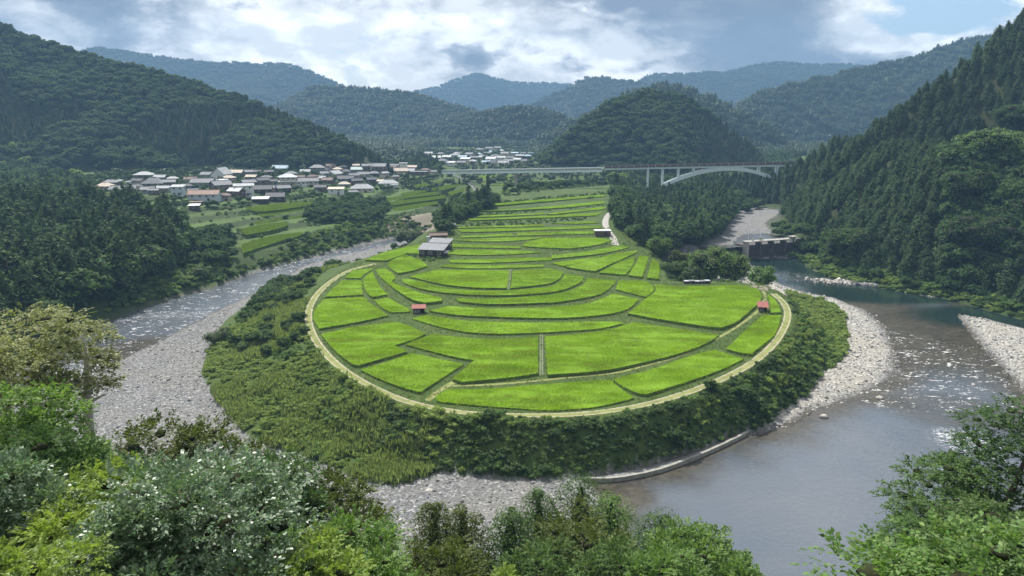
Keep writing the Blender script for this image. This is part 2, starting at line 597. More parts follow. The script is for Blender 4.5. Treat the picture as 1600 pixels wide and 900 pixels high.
def land(x, y, full=False):
    x = np.asarray(x, float); y = np.asarray(y, float)
    n = fbm(x, y, 14, 3)
    wsd = np.full(x.shape, -60.0)
    near = (y > 40) & (y < 520) & (np.abs(x) < 420)
    if near.any():
        wsd[near] = np.maximum(sdist(WR, x[near], y[near]), sdist(WL, x[near], y[near]))
    wj = wsd + fbm(x, y, 6, 3) * 1.3
    z = WATER + np.clip(-wj * 0.16, -1.6, 0.75) + 0.22 * n * (wj < 0)
    # the gorge upstream of the weir lies higher
    up = sstep(6.0, 8.5, (y - WEIR_A[1]) - (x - WEIR_A[0]) * WEIR_S) * sstep(60, 85, x)
    psd = np.full(x.shape, -60.0)
    k = (y > 380) & (y < 520) & (x > 40) & (x < 260)
    if k.any():
        psd[k] = sdist(PL, x[k], y[k]) + fbm(x[k], y[k], 7, 3) * 2.2
    gorge = POOL + np.clip(-psd * 0.12, -1.2, 1.2) + 0.4 * n
    z = z * (1 - up) + gorge * up
    base = z.copy()
    # valley behind, rising slowly
    far = -6 + np.clip((y - 640) * 0.06, 0, 14) + np.clip((y - 900) * 0.012, 0, 30)
    z = np.where(y > 640, np.maximum(z, far * (x < 110) + -2.0 * (x >= 110) + np.clip((y - 760) * 0.05, 0, 16) * (x >= 110)), z)
    # left valley side with stepped fields
    sv = np.full(x.shape, -50.0)
    k = (x < 420) & (y > 60)
    if k.any():
        sv[k] = sdist(VAL, x[k], y[k])
    svn = sv + 5 * fbm(x, y, 60, 2)
    g = 0.085 * np.clip(svn, 0, 190) + 0.010 * np.clip(svn - 190, 0, 4000)
    st = 2.3
    q = g / st
    stepz = (np.floor(q) + sstep(0.70, 0.97, q - np.floor(q))) * st
    terr = sstep(12, 22, svn) * (1 - sstep(190, 230, svn))
    zv = -8.2 + 4.6 * sstep(0, 13, svn) + g * (1 - terr) + stepz * terr
    zv = np.where(sv > 0, zv, -1e9)
    z = np.maximum(z, zv)
    # hillsides
    zh = hill_z(x, y)
    zc = np.where(y < 260, camhill_z(x, y), -1e9)
    lim = np.where(near, WATER + 1.3 * np.maximum(-wsd, 0) + 0.02, 1e9)
    hill = (zh > z + 1.0) & (zh < lim + 30)
    z = np.maximum(z, np.minimum(zh, lim))
    k = (x > 60) & (y > 200) & (y < 800)
    if k.any():
        rb = np.full(x.shape, -50.0); rb[k] = sdist(RBANK, x[k], y[k])
        rn = rb + 1.5 * fbm(x, y, 12, 3)
        zr = np.where((y - WEIR_A[1]) - (x - WEIR_A[0]) * WEIR_S > 3, -2.0, WATER) + 0.9 * sstep(0, 1.5, rn) + 0.22 * np.clip(rn, 0, 9) + 0.85 * np.clip(rn - 9, 0, 60)
        zr = np.where(rb > 0, zr, -1e9)
        hill = hill | ((zr > z) & (rb > 8.5))
        z = np.maximum(z, np.minimum(zr, 45))
    else:
        rb = np.full(x.shape, -50.0)
    camh = zc > z + 0.5
    z = np.maximum(z, np.minimum(zc, np.where(wsd > 0, z, lim)))
    # terraced headland
    sp = np.full(x.shape, -80.0)
    k = (y > 100) & (y < 1000) & (np.abs(x) < 300)
    if k.any():
        sp[k] = sdist(PLAT, x[k], y[k])
    # gentler fall on the brushy left side
    sl = 0.95 - 0.62 * sstep(-30, -62, x) * sstep(470, 360, y) * 1.0
    sl = np.where((x < 20) & (y > 380), 0.6, sl)
    zp = zt_of(y) - sl * np.maximum(-sp, 0) + np.where(sp < -1.0, 0.7 * n, 0)
    plat = sp > 0
    z = np.where(plat, np.maximum(zt_of(y), -5), np.maximum(z, np.minimum(zp, lim)))
    if full:
        return dict(z=z, wsd=wsd, sp=sp, sv=sv, hill=(hill | ((y > 1180) & ~((y < 1560) & (np.abs(x + 0.045 * y) < 0.075 * y)))) & ~plat, cam=camh & ~plat, up=up, base=base, svn=svn, psd=psd, rb=rb, q=q - np.floor(q), terr=terr)
    return z


def land1(x, y):
    return float(land(np.array([x]), np.array([y]))[0])


_ts = np.exp(np.linspace(math.log(12), math.log(7000), 2600))


def hit(px, py):
    d = ray(px, py)
    x = d[0] * _ts; y = d[1] * _ts; z = CAM_Z + d[2] * _ts
    below = z < land(x, y)
    if not below.any():
        i = len(_ts) - 1
    else:
        i = int(np.argmax(below))
    t0, t1 = _ts[max(i - 1, 0)], _ts[i]
    tt = np.linspace(t0, t1, 40)
    b2 = CAM_Z + d[2] * tt < land(d[0] * tt, d[1] * tt)
    t = tt[int(np.argmax(b2))] if b2.any() else t1
    p = d * t
    return np.array([p[0], p[1], land1(p[0], p[1])])


def hit_poly(pts):
    return np.array([hit(a, b)[:2] for a, b in pts])


# ------------------------------------------------------------------ ground sheet
def ground_material():
    m, t, out = mat('ground')
    co = t.n('ShaderNodeNewGeometry').outputs['Position']

    def att(nm):
        return t.n('ShaderNodeAttribute', attribute_name=nm).outputs['Fac']
    # gravel: stones of several sizes
    v1 = t.n('ShaderNodeTexVoronoi'); t.put(v1.inputs['Vector'], co); v1.inputs['Scale'].default_value = 2.2
    v2 = t.n('ShaderNodeTexVoronoi'); t.put(v2.inputs['Vector'], co); v2.inputs['Scale'].default_value = 6.0
    hue = t.n('ShaderNodeSeparateColor'); t.put(hue.inputs[0], v1.outputs['Color'])
    big = t.noise(co, 0.05, 4, 0.6)
    gr = t.ramp(hue.outputs[0], [(0, (0.085, 0.088, 0.09)), (0.5, (0.140, 0.148, 0.155)), (0.85, (0.215, 0.222, 0.228)), (1, (0.42, 0.42, 0.42))])
    gr = t.mix(t.mapr(big, 0.35, 0.65), gr, t.mix(0.5, gr, (0.21, 0.20, 0.18)))
    gr = t.mix(att('wet'), gr, (0.075, 0.068, 0.055))
    pale = t.mix(1.0, gr, (1.75, 1.68, 1.55), 'MULTIPLY')
    gr = t.mix(att('pale'), gr, pale)
    # grass
    gn = t.noise(co, 0.12, 6, 0.65)
    gf = t.noise(co, 1.6, 5, 0.7)
    grass = t.ramp(gn, [(0.3, (0.040, 0.070, 0.020)), (0.5, (0.060, 0.098, 0.026)), (0.7, (0.098, 0.13, 0.042))])
    grass = t.mix(t.mapr(gf, 0.35, 0.7, 0.0, 0.6), grass, (0.05, 0.09, 0.018))
    grass = t.mix(t.mapr(t.noise(co, 0.5, 4), 0.6, 0.75, 0, 0.5), grass, (0.19, 0.17, 0.08))
    soil = t.mix(t.mapr(gf, 0.3, 0.7), (0.030, 0.040, 0.014), (0.055, 0.060, 0.022))
    field = t.mix(t.mapr(gn, 0.4, 0.6), (0.060, 0.105, 0.028), (0.085, 0.135, 0.033))
    dirt = t.mix(t.mapr(gf, 0.3, 0.7), (0.16, 0.14, 0.11), (0.28, 0.25, 0.20))
    c = t.mix(att('gravel'), grass, gr)
    c = t.mix(att('field'), c, field)
    c = t.mix(t.math('MULTIPLY', att('weeds'), 0.75), c, (0.032, 0.050, 0.018))
    c = t.mix(att('forest'), c, soil)
    c = t.mix(att('dirt'), c, dirt)
    p = t.n('ShaderNodeBsdfPrincipled')
    t.put(p.inputs['Base Color'], c)
    p.inputs['Roughness'].default_value = 0.9
    p.inputs['Specular IOR Level'].default_value = 0.15
    h = t.math('ADD', t.math('MULTIPLY', t.math('SUBTRACT', 1.0, v1.outputs['Distance']), 0.5), t.math('MULTIPLY', v2.outputs['Distance'], -0.2))
    h = t.math('ADD', h, t.math('MULTIPLY', gf, 0.4))
    b = t.n('ShaderNodeBump'); b.inputs['Strength'].default_value = 0.9; b.inputs['Distance'].default_value = 0.25
    t.put(b.inputs['Height'], h)
    t.put(p.inputs['Normal'], b.outputs[0])
    t.put(out.inputs[0], p.outputs[0])
    return m


NA, NR = 560, 560
az = np.linspace(R(-46), R(46), NA)
rad = np.concatenate([np.linspace(1.5, 14, 10), np.exp(np.linspace(math.log(15), math.log(8200), NR - 10))])
RA, AZ = np.meshgrid(rad, az, indexing='ij')
GX, GY = RA * np.sin(AZ), RA * np.cos(AZ)
Gd = land(GX.ravel(), GY.ravel(), True)
GZ = Gd['z'].reshape(GX.shape)
idx = np.arange(NA * NR).reshape(NR, NA)
gf_ = np.stack([idx[:-1, :-1], idx[:-1, 1:], idx[1:, 1:], idx[1:, :-1]], -1).reshape(-1, 4)
gmesh = mesh_np('ground', np.stack([GX.ravel(), GY.ravel(), GZ.ravel()], 1), gf_, ground_material(), True)
pxg, pyg, _ = project(GX.ravel(), GY.ravel(), GZ.ravel())
gx, gy = GX.ravel(), GY.ravel()


def setatt(nm, v):
    a = gmesh.attributes.new(nm, 'FLOAT', 'POINT')
    a.data.foreach_set('value', np.clip(v, 0, 1).astype(np.float32))


low = (Gd['z'] < WATER + 1.5) & (Gd['sp'] < 0) & (Gd['rb'] < 0)
gl = low * (Gd['rb'] < -5)
brush_px = [(648, 376), (600, 392), (556, 412), (500, 437), (470, 450), (445, 428), (432, 437), (400, 470), (352, 520), (322, 548), (315, 580), (345, 632), (395, 686), (470, 705),
            (560, 742), (615, 752), (680, 735), (740, 700), (800, 698), (900, 690), (980, 668), (640, 640), (560, 600), (500, 545), (480, 500), (500, 455), (560, 412)]
BRUSH = poly_at(brush_px, -8.0)
light_brush_px = [(1228, 452), (1262, 462), (1300, 470), (1318, 492), (1325, 545), (1300, 572), (1258, 590), (1222, 620), (1205, 650), (1190, 640), (1232, 560), (1250, 500), (1240, 470)]
LBRUSH = poly_at(light_brush_px, -8.0)
inb = inside(BRUSH, gx, gy) | inside(LBRUSH, gx, gy)
gl = gl * (~inb) + ((Gd['up'] > 0.5) & (Gd['z'] < 1.2) & (Gd['rb'] < 0)) * 1.0 * (Gd['hill'] == 0)
setatt('gravel', gl)
setatt('wet', sstep(-1.6, 0.2, Gd['wsd'] + fbm(gx, gy, 5, 3) * 1.2) * (Gd['up'] < .5))
setatt('pale', ((gx > 60) & (gy < 400)) * sstep(-0.5, -4.0, Gd['wsd']))
setatt('forest', (Gd['hill'] | Gd['cam']) * 1.0)
setatt('weeds', np.maximum(((Gd['rb'] > -7) & (Gd['rb'] < 16)) * 1.2, np.maximum(Gd['terr'] * (Gd['q'] > 0.66) * (gy < 760), .7 * sstep(26, 16, Gd['svn']) * (Gd['svn'] > 0))))
setatt('field', Gd['terr'] * (Gd['q'] < 0.55) * (gy < 760) * (fbm(gx, gy, 40, 2) > -0.12))
dirt_px = [(600, 346), (640, 336), (692, 334), (694, 360), (640, 366), (604, 366)]
setatt('dirt', inside(hit_poly(dirt_px), gx, gy) * 0.9 + (np.hypot(gx - at_tilt(1187, 449)[0], gy - at_tilt(1187, 449)[1]) < 4))
ground = link('ground', gmesh)
tag(ground, 'the valley ground with gravel bars, banks and wooded slopes', None, None, 'structure')


# ------------------------------------------------------------------ water
def water_material():
    m, t, out = mat('river_water')
    co = t.n('ShaderNodeNewGeometry').outputs['Position']

    def att(nm):
        return t.n('ShaderNodeAttribute', attribute_name=nm).outputs['Fac']
    deep = t.mix(t.mapr(t.noise(co, 0.03, 3), 0.35, 0.65), (0.080, 0.103, 0.135), (0.105, 0.122, 0.145))
    vb = t.n('ShaderNodeTexVoronoi'); t.put(vb.inputs['Vector'], co); vb.inputs['Scale'].default_value = 0.9
    vs_ = t.n('ShaderNodeSeparateColor'); t.put(vs_.inputs[0], vb.outputs['Color'])
    bed = t.mix(t.mapr(t.noise(co, 0.16, 5, 0.65), 0.35, 0.65), (0.030, 0.028, 0.022), (0.072, 0.064, 0.048))
    bed = t.mix(t.math('MULTIPLY', vs_.outputs[0], 0.45), bed, (0.10, 0.092, 0.075))
    c = t.mix(att('depth'), bed, deep)
    c = t.mix(att('green'), c, (0.012, 0.026, 0.024))
    s = t.n('ShaderNodeMapping'); t.put(s.inputs[0], co); s.inputs['Scale'].default_value = (0.55, 1.0, 1.0); s.inputs['Rotation'].default_value = (0, 0, 0.5)
    rap = att('rapid')
    big = t.noise(s.outputs[0], 0.55, 4, 0.6, 0.8)
    fine = t.noise(s.outputs[0], 1.9, 4, 0.6, 0.4)
    foam_glint = t.math('MULTIPLY', t.mapr(t.math('ADD', t.math('MULTIPLY', big, 0.6), t.math('MULTIPLY', fine, 0.4)), 0.565, 0.63), rap)
    foam_glint = t.math('MAXIMUM', foam_glint, t.math('MULTIPLY', att('foam_glint'), t.mapr(fine, 0.50, 0.66)))
    c2 = t.mix(foam_glint, c, (0.78, 0.80, 0.82))
    p = t.n('ShaderNodeBsdfPrincipled')
    t.put(p.inputs['Base Color'], c2)
    t.put(p.inputs['Roughness'], t.mapr(foam_glint, 0, 1, 0.07, 0.7))
    p.inputs['IOR'].default_value = 1.42
    t.put(p.inputs['Specular IOR Level'], t.mapr(att('depth'), 0, 1, 0.35, 1.0))
    h = t.math('ADD', t.math('MULTIPLY', t.noise(s.outputs[0], 1.1, 3, 0.6, 0.5), 0.5), t.math('MULTIPLY', t.noise(s.outputs[0], 3.5, 3), 0.2))
    h2 = t.math('MULTIPLY', t.math('ADD', big, t.math('MULTIPLY', fine, 0.6)), t.mapr(rap, 0, 1, 0.18, 1.35))
    b = t.n('ShaderNodeBump'); b.inputs['Strength'].default_value = 0.6; b.inputs['Distance'].default_value = 0.26
    t.put(b.inputs['Height'], t.math('ADD', t.math('MULTIPLY', h, t.mapr(att('green'), 0, 1, 1.15, 0.4)), h2))
    t.put(p.inputs['Normal'], b.outputs[0])
    t.put(out.inputs[0], p.outputs[0])
    return m


M['water'] = water_material()


def water_sheet(name, poly, z, grow, step, label):
    x0, y0 = poly.min(0) - 4; x1, y1 = poly.max(0) + 4
    xs = np.arange(x0, x1, step); ys = np.arange(y0, y1, step)
    X, Y = np.meshgrid(xs, ys)
    sd = sdist(poly, X.ravel(), Y.ravel()).reshape(X.shape)
    idx = np.arange(X.size).reshape(X.shape)
    keep = (sd[:-1, :-1] > -grow)
    f = np.stack([idx[:-1, :-1], idx[:-1, 1:], idx[1:, 1:], idx[1:, :-1]], -1)[keep]
    used = np.unique(f); remap = np.zeros(X.size, int); remap[used] = np.arange(len(used))
    vx, vy = X.ravel()[used], Y.ravel()[used]
    px, py, _ = project(vx, vy, np.full(vx.shape, z))
    sdv = sd.ravel()[used]

    def zone(rows):
        r = np.zeros(vx.shape)
        for (cx_, cy_, rx, ry, k) in rows:
            p = at_z(cx_, cy_, z); a = at_z(cx_ + rx, cy_, z); b = at_z(cx_, cy_ - ry, z)
            ex = abs(a[0] - p[0]); ey = np.hypot(b[0] - p[0], b[1] - p[1])
            d = np.hypot((vx - p[0]) / ex, (vy - p[1]) / ey)
            r = np.maximum(r, k * sstep(1.0, 0.55, d))
        return r
    rapid = zone([(1475, 575, 120, 62, 1.0), (1420, 620, 120, 26, .75), (250, 505, 160, 40, .75), (140, 575, 110, 36, 1.0), (440, 415, 90, 16, .9), (560, 388, 70, 10, .9), (350, 455, 120, 20, .8), (1540, 700, 40, 24, .6)])
    foam_glint = zone([(85, 592, 80, 22, .9), (300, 492, 120, 6, .5), (1235, 432, 50, 9, .25), (1225, 450, 40, 8, .3), (470, 402, 60, 8, .6), (1510, 690, 60, 22, .9), (1480, 735, 40, 14, .4)])  # foam, but the lower-right white patch paints sun glints on the water
    green = zone([(1260, 430, 150, 34, 1.0), (1400, 462, 170, 14, 1.0), (1560, 495, 170, 20, 1.0), (1195, 410, 50, 14, 1.0)])
    dep = sstep(0.5, 16, sdv + fbm(vx, vy, 12, 3) * 8)
    if vx.mean() < 0:
        dep = np.maximum(dep, .8)
    dep = dep * (1 - zone([(235, 548, 120, 26, .95), (1390, 510, 190, 60, .95), (970, 775, 70, 26, .9), (1480, 640, 120, 30, .5)]))
    me = mesh_np(name, np.stack([vx, vy, np.full(vx.shape, z)], 1), remap[f], M['water'], True)
    for nm, v in (('depth', dep), ('rapid', rapid), ('foam_glint', foam_glint), ('green', green)):
        a = me.attributes.new(nm, 'FLOAT', 'POINT'); a.data.foreach_set('value', np.clip(v, 0, 1).astype(np.float32))
    tag(link(name, me), label, None, None, 'structure')


water_sheet('river_water', WR, WATER, 6, 1.6, 'broad bend of river water round the terraced headland')
water_sheet('river_water', WL, WATER, 6, 1.8, 'shallow riffled river beside the grey gravel bar')
water_sheet('river_water', PL, POOL, 5, 1.6, 'dark still pool held behind the old weir')
# ------------------------------------------------------------------ plants: leaf shapes
def leaves(cen, nor, size, r, aspect=0.5, jit=0.6, fold=0.12):
    """diamond leaves at cen facing nor (jittered); returns verts, quads"""
    n = len(cen)
    nor = nor + r.normal(0, jit, (n, 3))
    nor /= np.linalg.norm(nor, axis=1, keepdims=True) + 1e-9
    t = r.normal(0, 1, (n, 3))
    t -= nor * (t * nor).sum(1, keepdims=True)
    t /= np.linalg.norm(t, axis=1, keepdims=True) + 1e-9
    b = np.cross(nor, t)
    s = np.asarray(size).reshape(-1, 1)
    v = np.stack([cen - t * s, cen + b * s * aspect - nor * s * fold, cen + t * s, cen - b * s * aspect - nor * s * fold], 1)
    return v.reshape(-1, 3), np.arange(4 * n).reshape(n, 4)


def ico(sub=1):
    import bmesh
    bm = bmesh.new(); bmesh.ops.create_icosphere(bm, subdivisions=sub, radius=1.0)
    v = np.array([q.co[:] for q in bm.verts]); f = np.array([[q.index for q in p.verts] for p in bm.faces])
    bm.free()
    return v, f


ICO1, ICO2 = ico(1), ico(2)


def rand_dirs(n, r, low=-0.35):
    out = np.zeros((0, 3))
    while len(out) < n:
        d = r.normal(0, 1, (n * 2, 3)); d /= np.linalg.norm(d, axis=1, keepdims=True)
        out = np.vstack([out, d[d[:, 2] > low]])
    return out[:n]


def join_vf(parts):
    vs, fs, o = [], [], 0
    for v, f in parts:
        if f.shape[1] == 3:
            f = np.concatenate([f, f[:, 2:3]], 1)
        vs.append(v); fs.append(f + o); o += len(v)
    return np.vstack(vs), np.vstack(fs)


def to_mesh(name, parts, material, core_shade=False):
    """parts with triangles and quads -> one mesh"""
    me = bpy.data.meshes.new(name)
    vs = np.vstack([p[0] for p in parts]).astype(np.float32)
    o = 0; loops = []; starts = []; tot = []; c = 0
    for v, f in parts:
        k = f.shape[1]
        loops.append((f + o).ravel()); starts.append(c + np.arange(len(f)) * k); tot.append(np.full(len(f), k))
        c += len(f) * k; o += len(v)
    loops = np.concatenate(loops); starts = np.concatenate(starts); tot = np.concatenate(tot)
    me.vertices.add(len(vs)); me.vertices.foreach_set('co', vs.ravel())
    me.loops.add(len(loops)); me.loops.foreach_set('vertex_index', loops.astype(np.int32))
    me.polygons.add(len(starts)); me.polygons.foreach_set('loop_start', starts.astype(np.int32)); me.polygons.foreach_set('loop_total', tot.astype(np.int32))
    me.update(calc_edges=True)
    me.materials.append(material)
    if core_shade:
        me.materials.append(M['core_shade'])
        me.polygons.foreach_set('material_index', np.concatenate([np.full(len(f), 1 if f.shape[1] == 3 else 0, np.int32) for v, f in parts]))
    return me


def crown_broad(name, material, seed, nleaf, leaf, lobes=11, h=(0.35, 1.0), w=0.5, flat=0.75, core=0.78, aspect=0.5, jit=0.55, low=-0.4, layered=False, core_shade=False):
    """crown of a unit-height tree: lobes in a dome, leaf clumps over their shells, a solid core within"""
    r = np.random.default_rng(seed)
    parts = []
    per = nleaf // lobes
    hm = (h[0] + h[1]) / 2; hh = (h[1] - h[0]) / 2
    for k in range(lobes):
        if k == 0:
            c = np.array([0, 0, hm]); rad = hh * 0.75
        else:
            a = k * 2.399 + r.uniform(-.3, .3)
            u = (k / (lobes - 1)) ** 0.8
            zz = 1 - 1.75 * u
            rr = math.sqrt(max(0.02, 1 - zz * zz)) * r.uniform(0.75, 1.05)
            c = np.array([math.cos(a) * rr * w * 0.68, math.sin(a) * rr * w * 0.68, hm + zz * hh * 0.66])
            rad = r.uniform(0.30, 0.44) * w * 1.0
        sc = np.array([rad, rad, rad * (flat if not layered else 0.38)])
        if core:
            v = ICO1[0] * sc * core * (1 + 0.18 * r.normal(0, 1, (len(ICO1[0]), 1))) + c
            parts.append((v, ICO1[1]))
        d = rand_dirs(per, r, low)
        p = d * sc * (r.uniform(0.82, 1.16, (per, 1)) if core else r.uniform(0.12, 1.0, (per, 1)) ** .45 * 1.16) + c
        nn = d / sc; nn /= np.linalg.norm(nn, axis=1, keepdims=True)
        nn[:, 2] += 0.35
        parts.append(leaves(p, nn, leaf * r.uniform(0.65, 1.3, per), r, aspect, jit))
    return to_mesh(name, parts, material, core_shade)


def crown_sprays(name, material, seed, nspray, per, leaf, slen, lobes=14, h=(0.35, 1.0), w=0.5, flat=0.8, layered=False, core=0.40, aspect=0.3, droop=0.25, low=-0.45):
    """near foliage: leafy shoots set over lobes, each shoot with leaves left and right, a core within, painted dark as inner shade"""
    r = np.random.default_rng(seed)
    parts = []
    hm = (h[0] + h[1]) / 2; hh = (h[1] - h[0]) / 2
    per_l = max(3, nspray // lobes)
    P, T, N_ = [], [], []
    for k in range(lobes):
        if k == 0:
            c = np.array([0, 0, h[1] - 0.42 * w - .02]); rad = 0.42 * w
        else:
            a = k * 2.399 + r.uniform(-.35, .35)
            zz = 1 - 1.75 * (k / (lobes - 1)) ** 0.8
            rr = math.sqrt(max(0.02, 1 - zz * zz)) * r.uniform(0.7, 1.1)
            c = np.array([math.cos(a) * rr * w * 0.72, math.sin(a) * rr * w * 0.72, hm + zz * hh * 0.66])
            rad = r.uniform(0.22, 0.40) * w
        sc = np.array([rad, rad, rad * (0.42 if layered else flat)])
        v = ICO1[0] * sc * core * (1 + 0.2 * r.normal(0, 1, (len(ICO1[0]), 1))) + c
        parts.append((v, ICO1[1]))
        d = rand_dirs(per_l, r, low)
        base = c + d * sc * r.uniform(.22, 1.0, (per_l, 1)) ** .7
        ax = d + np.array([0, 0, .35]) + r.normal(0, .35, (per_l, 3))
        if layered: ax[:, 2] *= .35
        ax /= np.linalg.norm(ax, axis=1, keepdims=True)
        L = slen * r.uniform(.6, 1.3, per_l)
        sd = np.cross(ax, np.array([0, 0, 1.0]) + r.normal(0, .25, (per_l, 3))); sd /= np.linalg.norm(sd, axis=1, keepdims=True) + 1e-9
        up = np.cross(sd, ax)
        for q in range(per):
            tq = (q + .5) / per
            s_ = 1 if q % 2 else -1
            p = base + ax * (L * tq)[:, None] - np.array([0, 0, 1]) * (droop * L * tq * tq)[:, None]
            tt = ax * (.45 + .5 * tq) + sd * s_ * (1 - .75 * tq) - np.array([0, 0, droop]) + r.normal(0, .18, (per_l, 3))
            tt /= np.linalg.norm(tt, axis=1, keepdims=True)
            P.append(p); T.append(tt); N_.append(up + r.normal(0, .25, (per_l, 3)))
    P = np.vstack(P); T = np.vstack(T); N_ = np.vstack(N_)
    Bn = np.cross(N_, T); Bn /= np.linalg.norm(Bn, axis=1, keepdims=True) + 1e-9
    nn = np.cross(T, Bn)
    l = 2 * leaf * r.uniform(.6, 1.25, (len(P), 1))
    mid = P + T * l * .5 + nn * l * .06
    v = np.stack([P, mid + Bn * l * aspect, P + T * l - nn * l * .05, mid - Bn * l * aspect], 1).reshape(-1, 3)
    parts.append((v, np.arange(len(v)).reshape(-1, 4)))
    return to_mesh(name, parts, material, True)


def crown_cedar(name, material, seed, nleaf, leaf, w=0.17, h0=0.12, power=0.75, nclump=26, cone=.62):
    """a tall crown built of drooping branch clumps set round the stem"""
    r = np.random.default_rng(seed)
    parts = []
    rings = 6; seg = 7; vs = []
    for i in range(rings):
        u = i / (rings - 1)
        for k in range(seg):
            a = 2 * math.pi * k / seg + 0.4 * i
            rr = w * cone * (1 - u) ** power * r.uniform(0.75, 1.15) + 0.004
            vs.append((rr * math.cos(a), rr * math.sin(a), h0 + (0.95 - h0) * u))
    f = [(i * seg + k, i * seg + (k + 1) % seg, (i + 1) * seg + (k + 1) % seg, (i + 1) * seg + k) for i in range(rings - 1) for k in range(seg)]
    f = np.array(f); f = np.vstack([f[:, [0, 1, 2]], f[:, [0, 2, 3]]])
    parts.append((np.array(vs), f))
    per = max(4, nleaf // nclump)
    for k in range(nclump):
        u = ((k + r.uniform(0, 1)) / nclump) ** 1.25
        a = k * 2.399 + r.uniform(-.5, .5)
        R_ = w * (1 - u) ** power
        cr = max(0.035, R_ * r.uniform(.5, .75))
        c = np.array([math.cos(a) * R_ * .62, math.sin(a) * R_ * .62, h0 + (1 - h0) * u * .97])
        sc = np.array([cr, cr, cr * r.uniform(.9, 1.5)])
        d = rand_dirs(per, r, -.55)
        p = c + d * sc * r.uniform(.75, 1.15, (per, 1))
        p[:, 2] = np.minimum(p[:, 2], 1.0)
        out = np.array([math.cos(a) * .5, math.sin(a) * .5, .45])
        parts.append(leaves(p, d + out, leaf * r.uniform(.6, 1.25, per) * (1 - .35 * u), r, .5, .4))
    return to_mesh(name, parts, material, True)


def trunk_mesh(name, material, seed, h=0.6, r0=0.02, limbs=4, spread=0.25, n=6):
    r = np.random.default_rng(seed)
    m = MB()
    bend = r.normal(0, 0.015, 2)
    pts = [(bend[0] * i * i * 0.3, bend[1] * i * i * 0.3, h * i / 4 - (0.03 if i == 0 else 0)) for i in range(5)]
    m.tube(pts, [r0 * 1.3, r0, r0 * .85, r0 * .65, r0 * .3], n)
    for k in range(limbs):
        a = k * 2.4 + r.uniform(-.4, .4); z = h * r.uniform(0.45, 0.85)
        m.tube([(0, 0, z), (math.cos(a) * spread * .5, math.sin(a) * spread * .5, z + spread * .35), (math.cos(a) * spread, math.sin(a) * spread, z + spread * .5)],
               [r0 * .5, r0 * .35, r0 * .12], 5)
    return m.mesh(name, material, True)


# prototypes (unit height 1, scaled when placed)
CED = [crown_cedar('cedar_crown', M['cedar'], s, 1000, 0.042, 0.19 + 0.03 * (s % 3), 0.08, 0.36 + .09 * (s % 2), 24 + 3 * s) for s in range(5)]
CED_T = [trunk_mesh('cedar_trunk', M['bark'], 40 + s, 0.9, 0.011, 0) for s in range(2)]
BRO = [crown_broad('broadleaf_crown', M['broad'], 60 + s, 820, 0.058, 13, (0.22, 1.0), 0.52, 0.70, core_shade=True) for s in range(5)]
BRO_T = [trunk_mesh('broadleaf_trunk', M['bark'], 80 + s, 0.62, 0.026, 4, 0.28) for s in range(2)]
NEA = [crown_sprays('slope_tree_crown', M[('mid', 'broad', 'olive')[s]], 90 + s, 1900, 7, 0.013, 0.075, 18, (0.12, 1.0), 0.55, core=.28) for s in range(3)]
SHR = [crown_broad('shrub_foliage', M['shrub'], 100 + s, 420, 0.095, 7, (0.0, 1.0), 0.72, 0.8, 0.7, 0.4, 0.7) for s in range(4)]
BRI = [crown_broad('bright_shrub_foliage', M['bright'], 110 + s, 460, 0.085, 7, (0.0, 1.0), 0.75, 0.8, 0.7, 0.5, 0.7) for s in range(3)]
VIN = [crown_broad('vine_foliage', M['vine'], 120 + s, 420, 0.090, 7, (-0.1, 1.0), 0.78, 0.8, 0.75, 0.5, 0.7) for s in range(4)]
FAR = [crown_broad('far_tree', M['far'], 140 + s, 150, 0.105, 6, (0.1, 1.0), 0.55, 0.75, 0.85) for s in range(4)] + \
      [crown_cedar('far_tree', M['far'], 160 + s, 130, 0.10, 0.2, nclump=12) for s in range(3)]


def clump_mesh(name, material, seed):
    """a stand of many small crowns for far slopes"""
    r = np.random.default_rng(seed)
    parts = []
    for k in range(9):
        c = np.array([r.uniform(-.6, .6), r.uniform(-.6, .6), 0])
        hh = r.uniform(0.55, 1.0); ww = r.uniform(0.13, 0.26)
        cedar = r.random() < 0.4
        n = 42
        d = rand_dirs(n, r, -0.3)
        sc = np.array([ww, ww, hh * 0.45])
        if cedar:
            u = (d[:, 2] + 0.3) / 1.3
            p = np.stack([d[:, 0] * ww * (1.15 - u), d[:, 1] * ww * (1.15 - u), 0.1 + u * hh], 1) + c
        else:
            p = d * sc + c + np.array([0, 0, hh * 0.5])
        parts.append((ICO1[0] * sc * (0.6 if cedar else 0.85) + c + np.array([0, 0, hh * 0.45]), ICO1[1]))
        parts.append(leaves(p, d + np.array([0, 0, .4]), 0.085 * r.uniform(.7, 1.3, n), r, 0.6, 0.5))
    return to_mesh(name, parts, material)


CLU = [clump_mesh('far_stand', M['far'], 180 + s) for s in range(5)]


def tuft_mesh(name, material, seed, n=16, h=1.0, spread=0.5, wd=0.05, lean=0.35):
    r = np.random.default_rng(seed)
    vs = []; fs = []
    for k in range(n):
        bx, by = r.normal(0, spread * .5, 2)
        a = r.uniform(0, 2 * math.pi); l = r.uniform(0.1, lean); hh = h * r.uniform(.65, 1.1)
        tx, ty = bx + math.cos(a) * l * hh, by + math.sin(a) * l * hh
        sx, sy = -math.sin(a) * wd, math.cos(a) * wd
        mx, my = (bx + tx) / 2 - math.cos(a) * 0.03, (by + ty) / 2 - math.sin(a) * .03
        o = len(vs)
        vs += [(bx, by, -0.05), (mx + sx, my + sy, hh * .6), (tx, ty, hh), (mx - sx, my - sy, hh * .6)]
        fs.append((o, o + 1, o + 2, o + 3))
    return mesh_np(name, np.array(vs), np.array(fs), material)


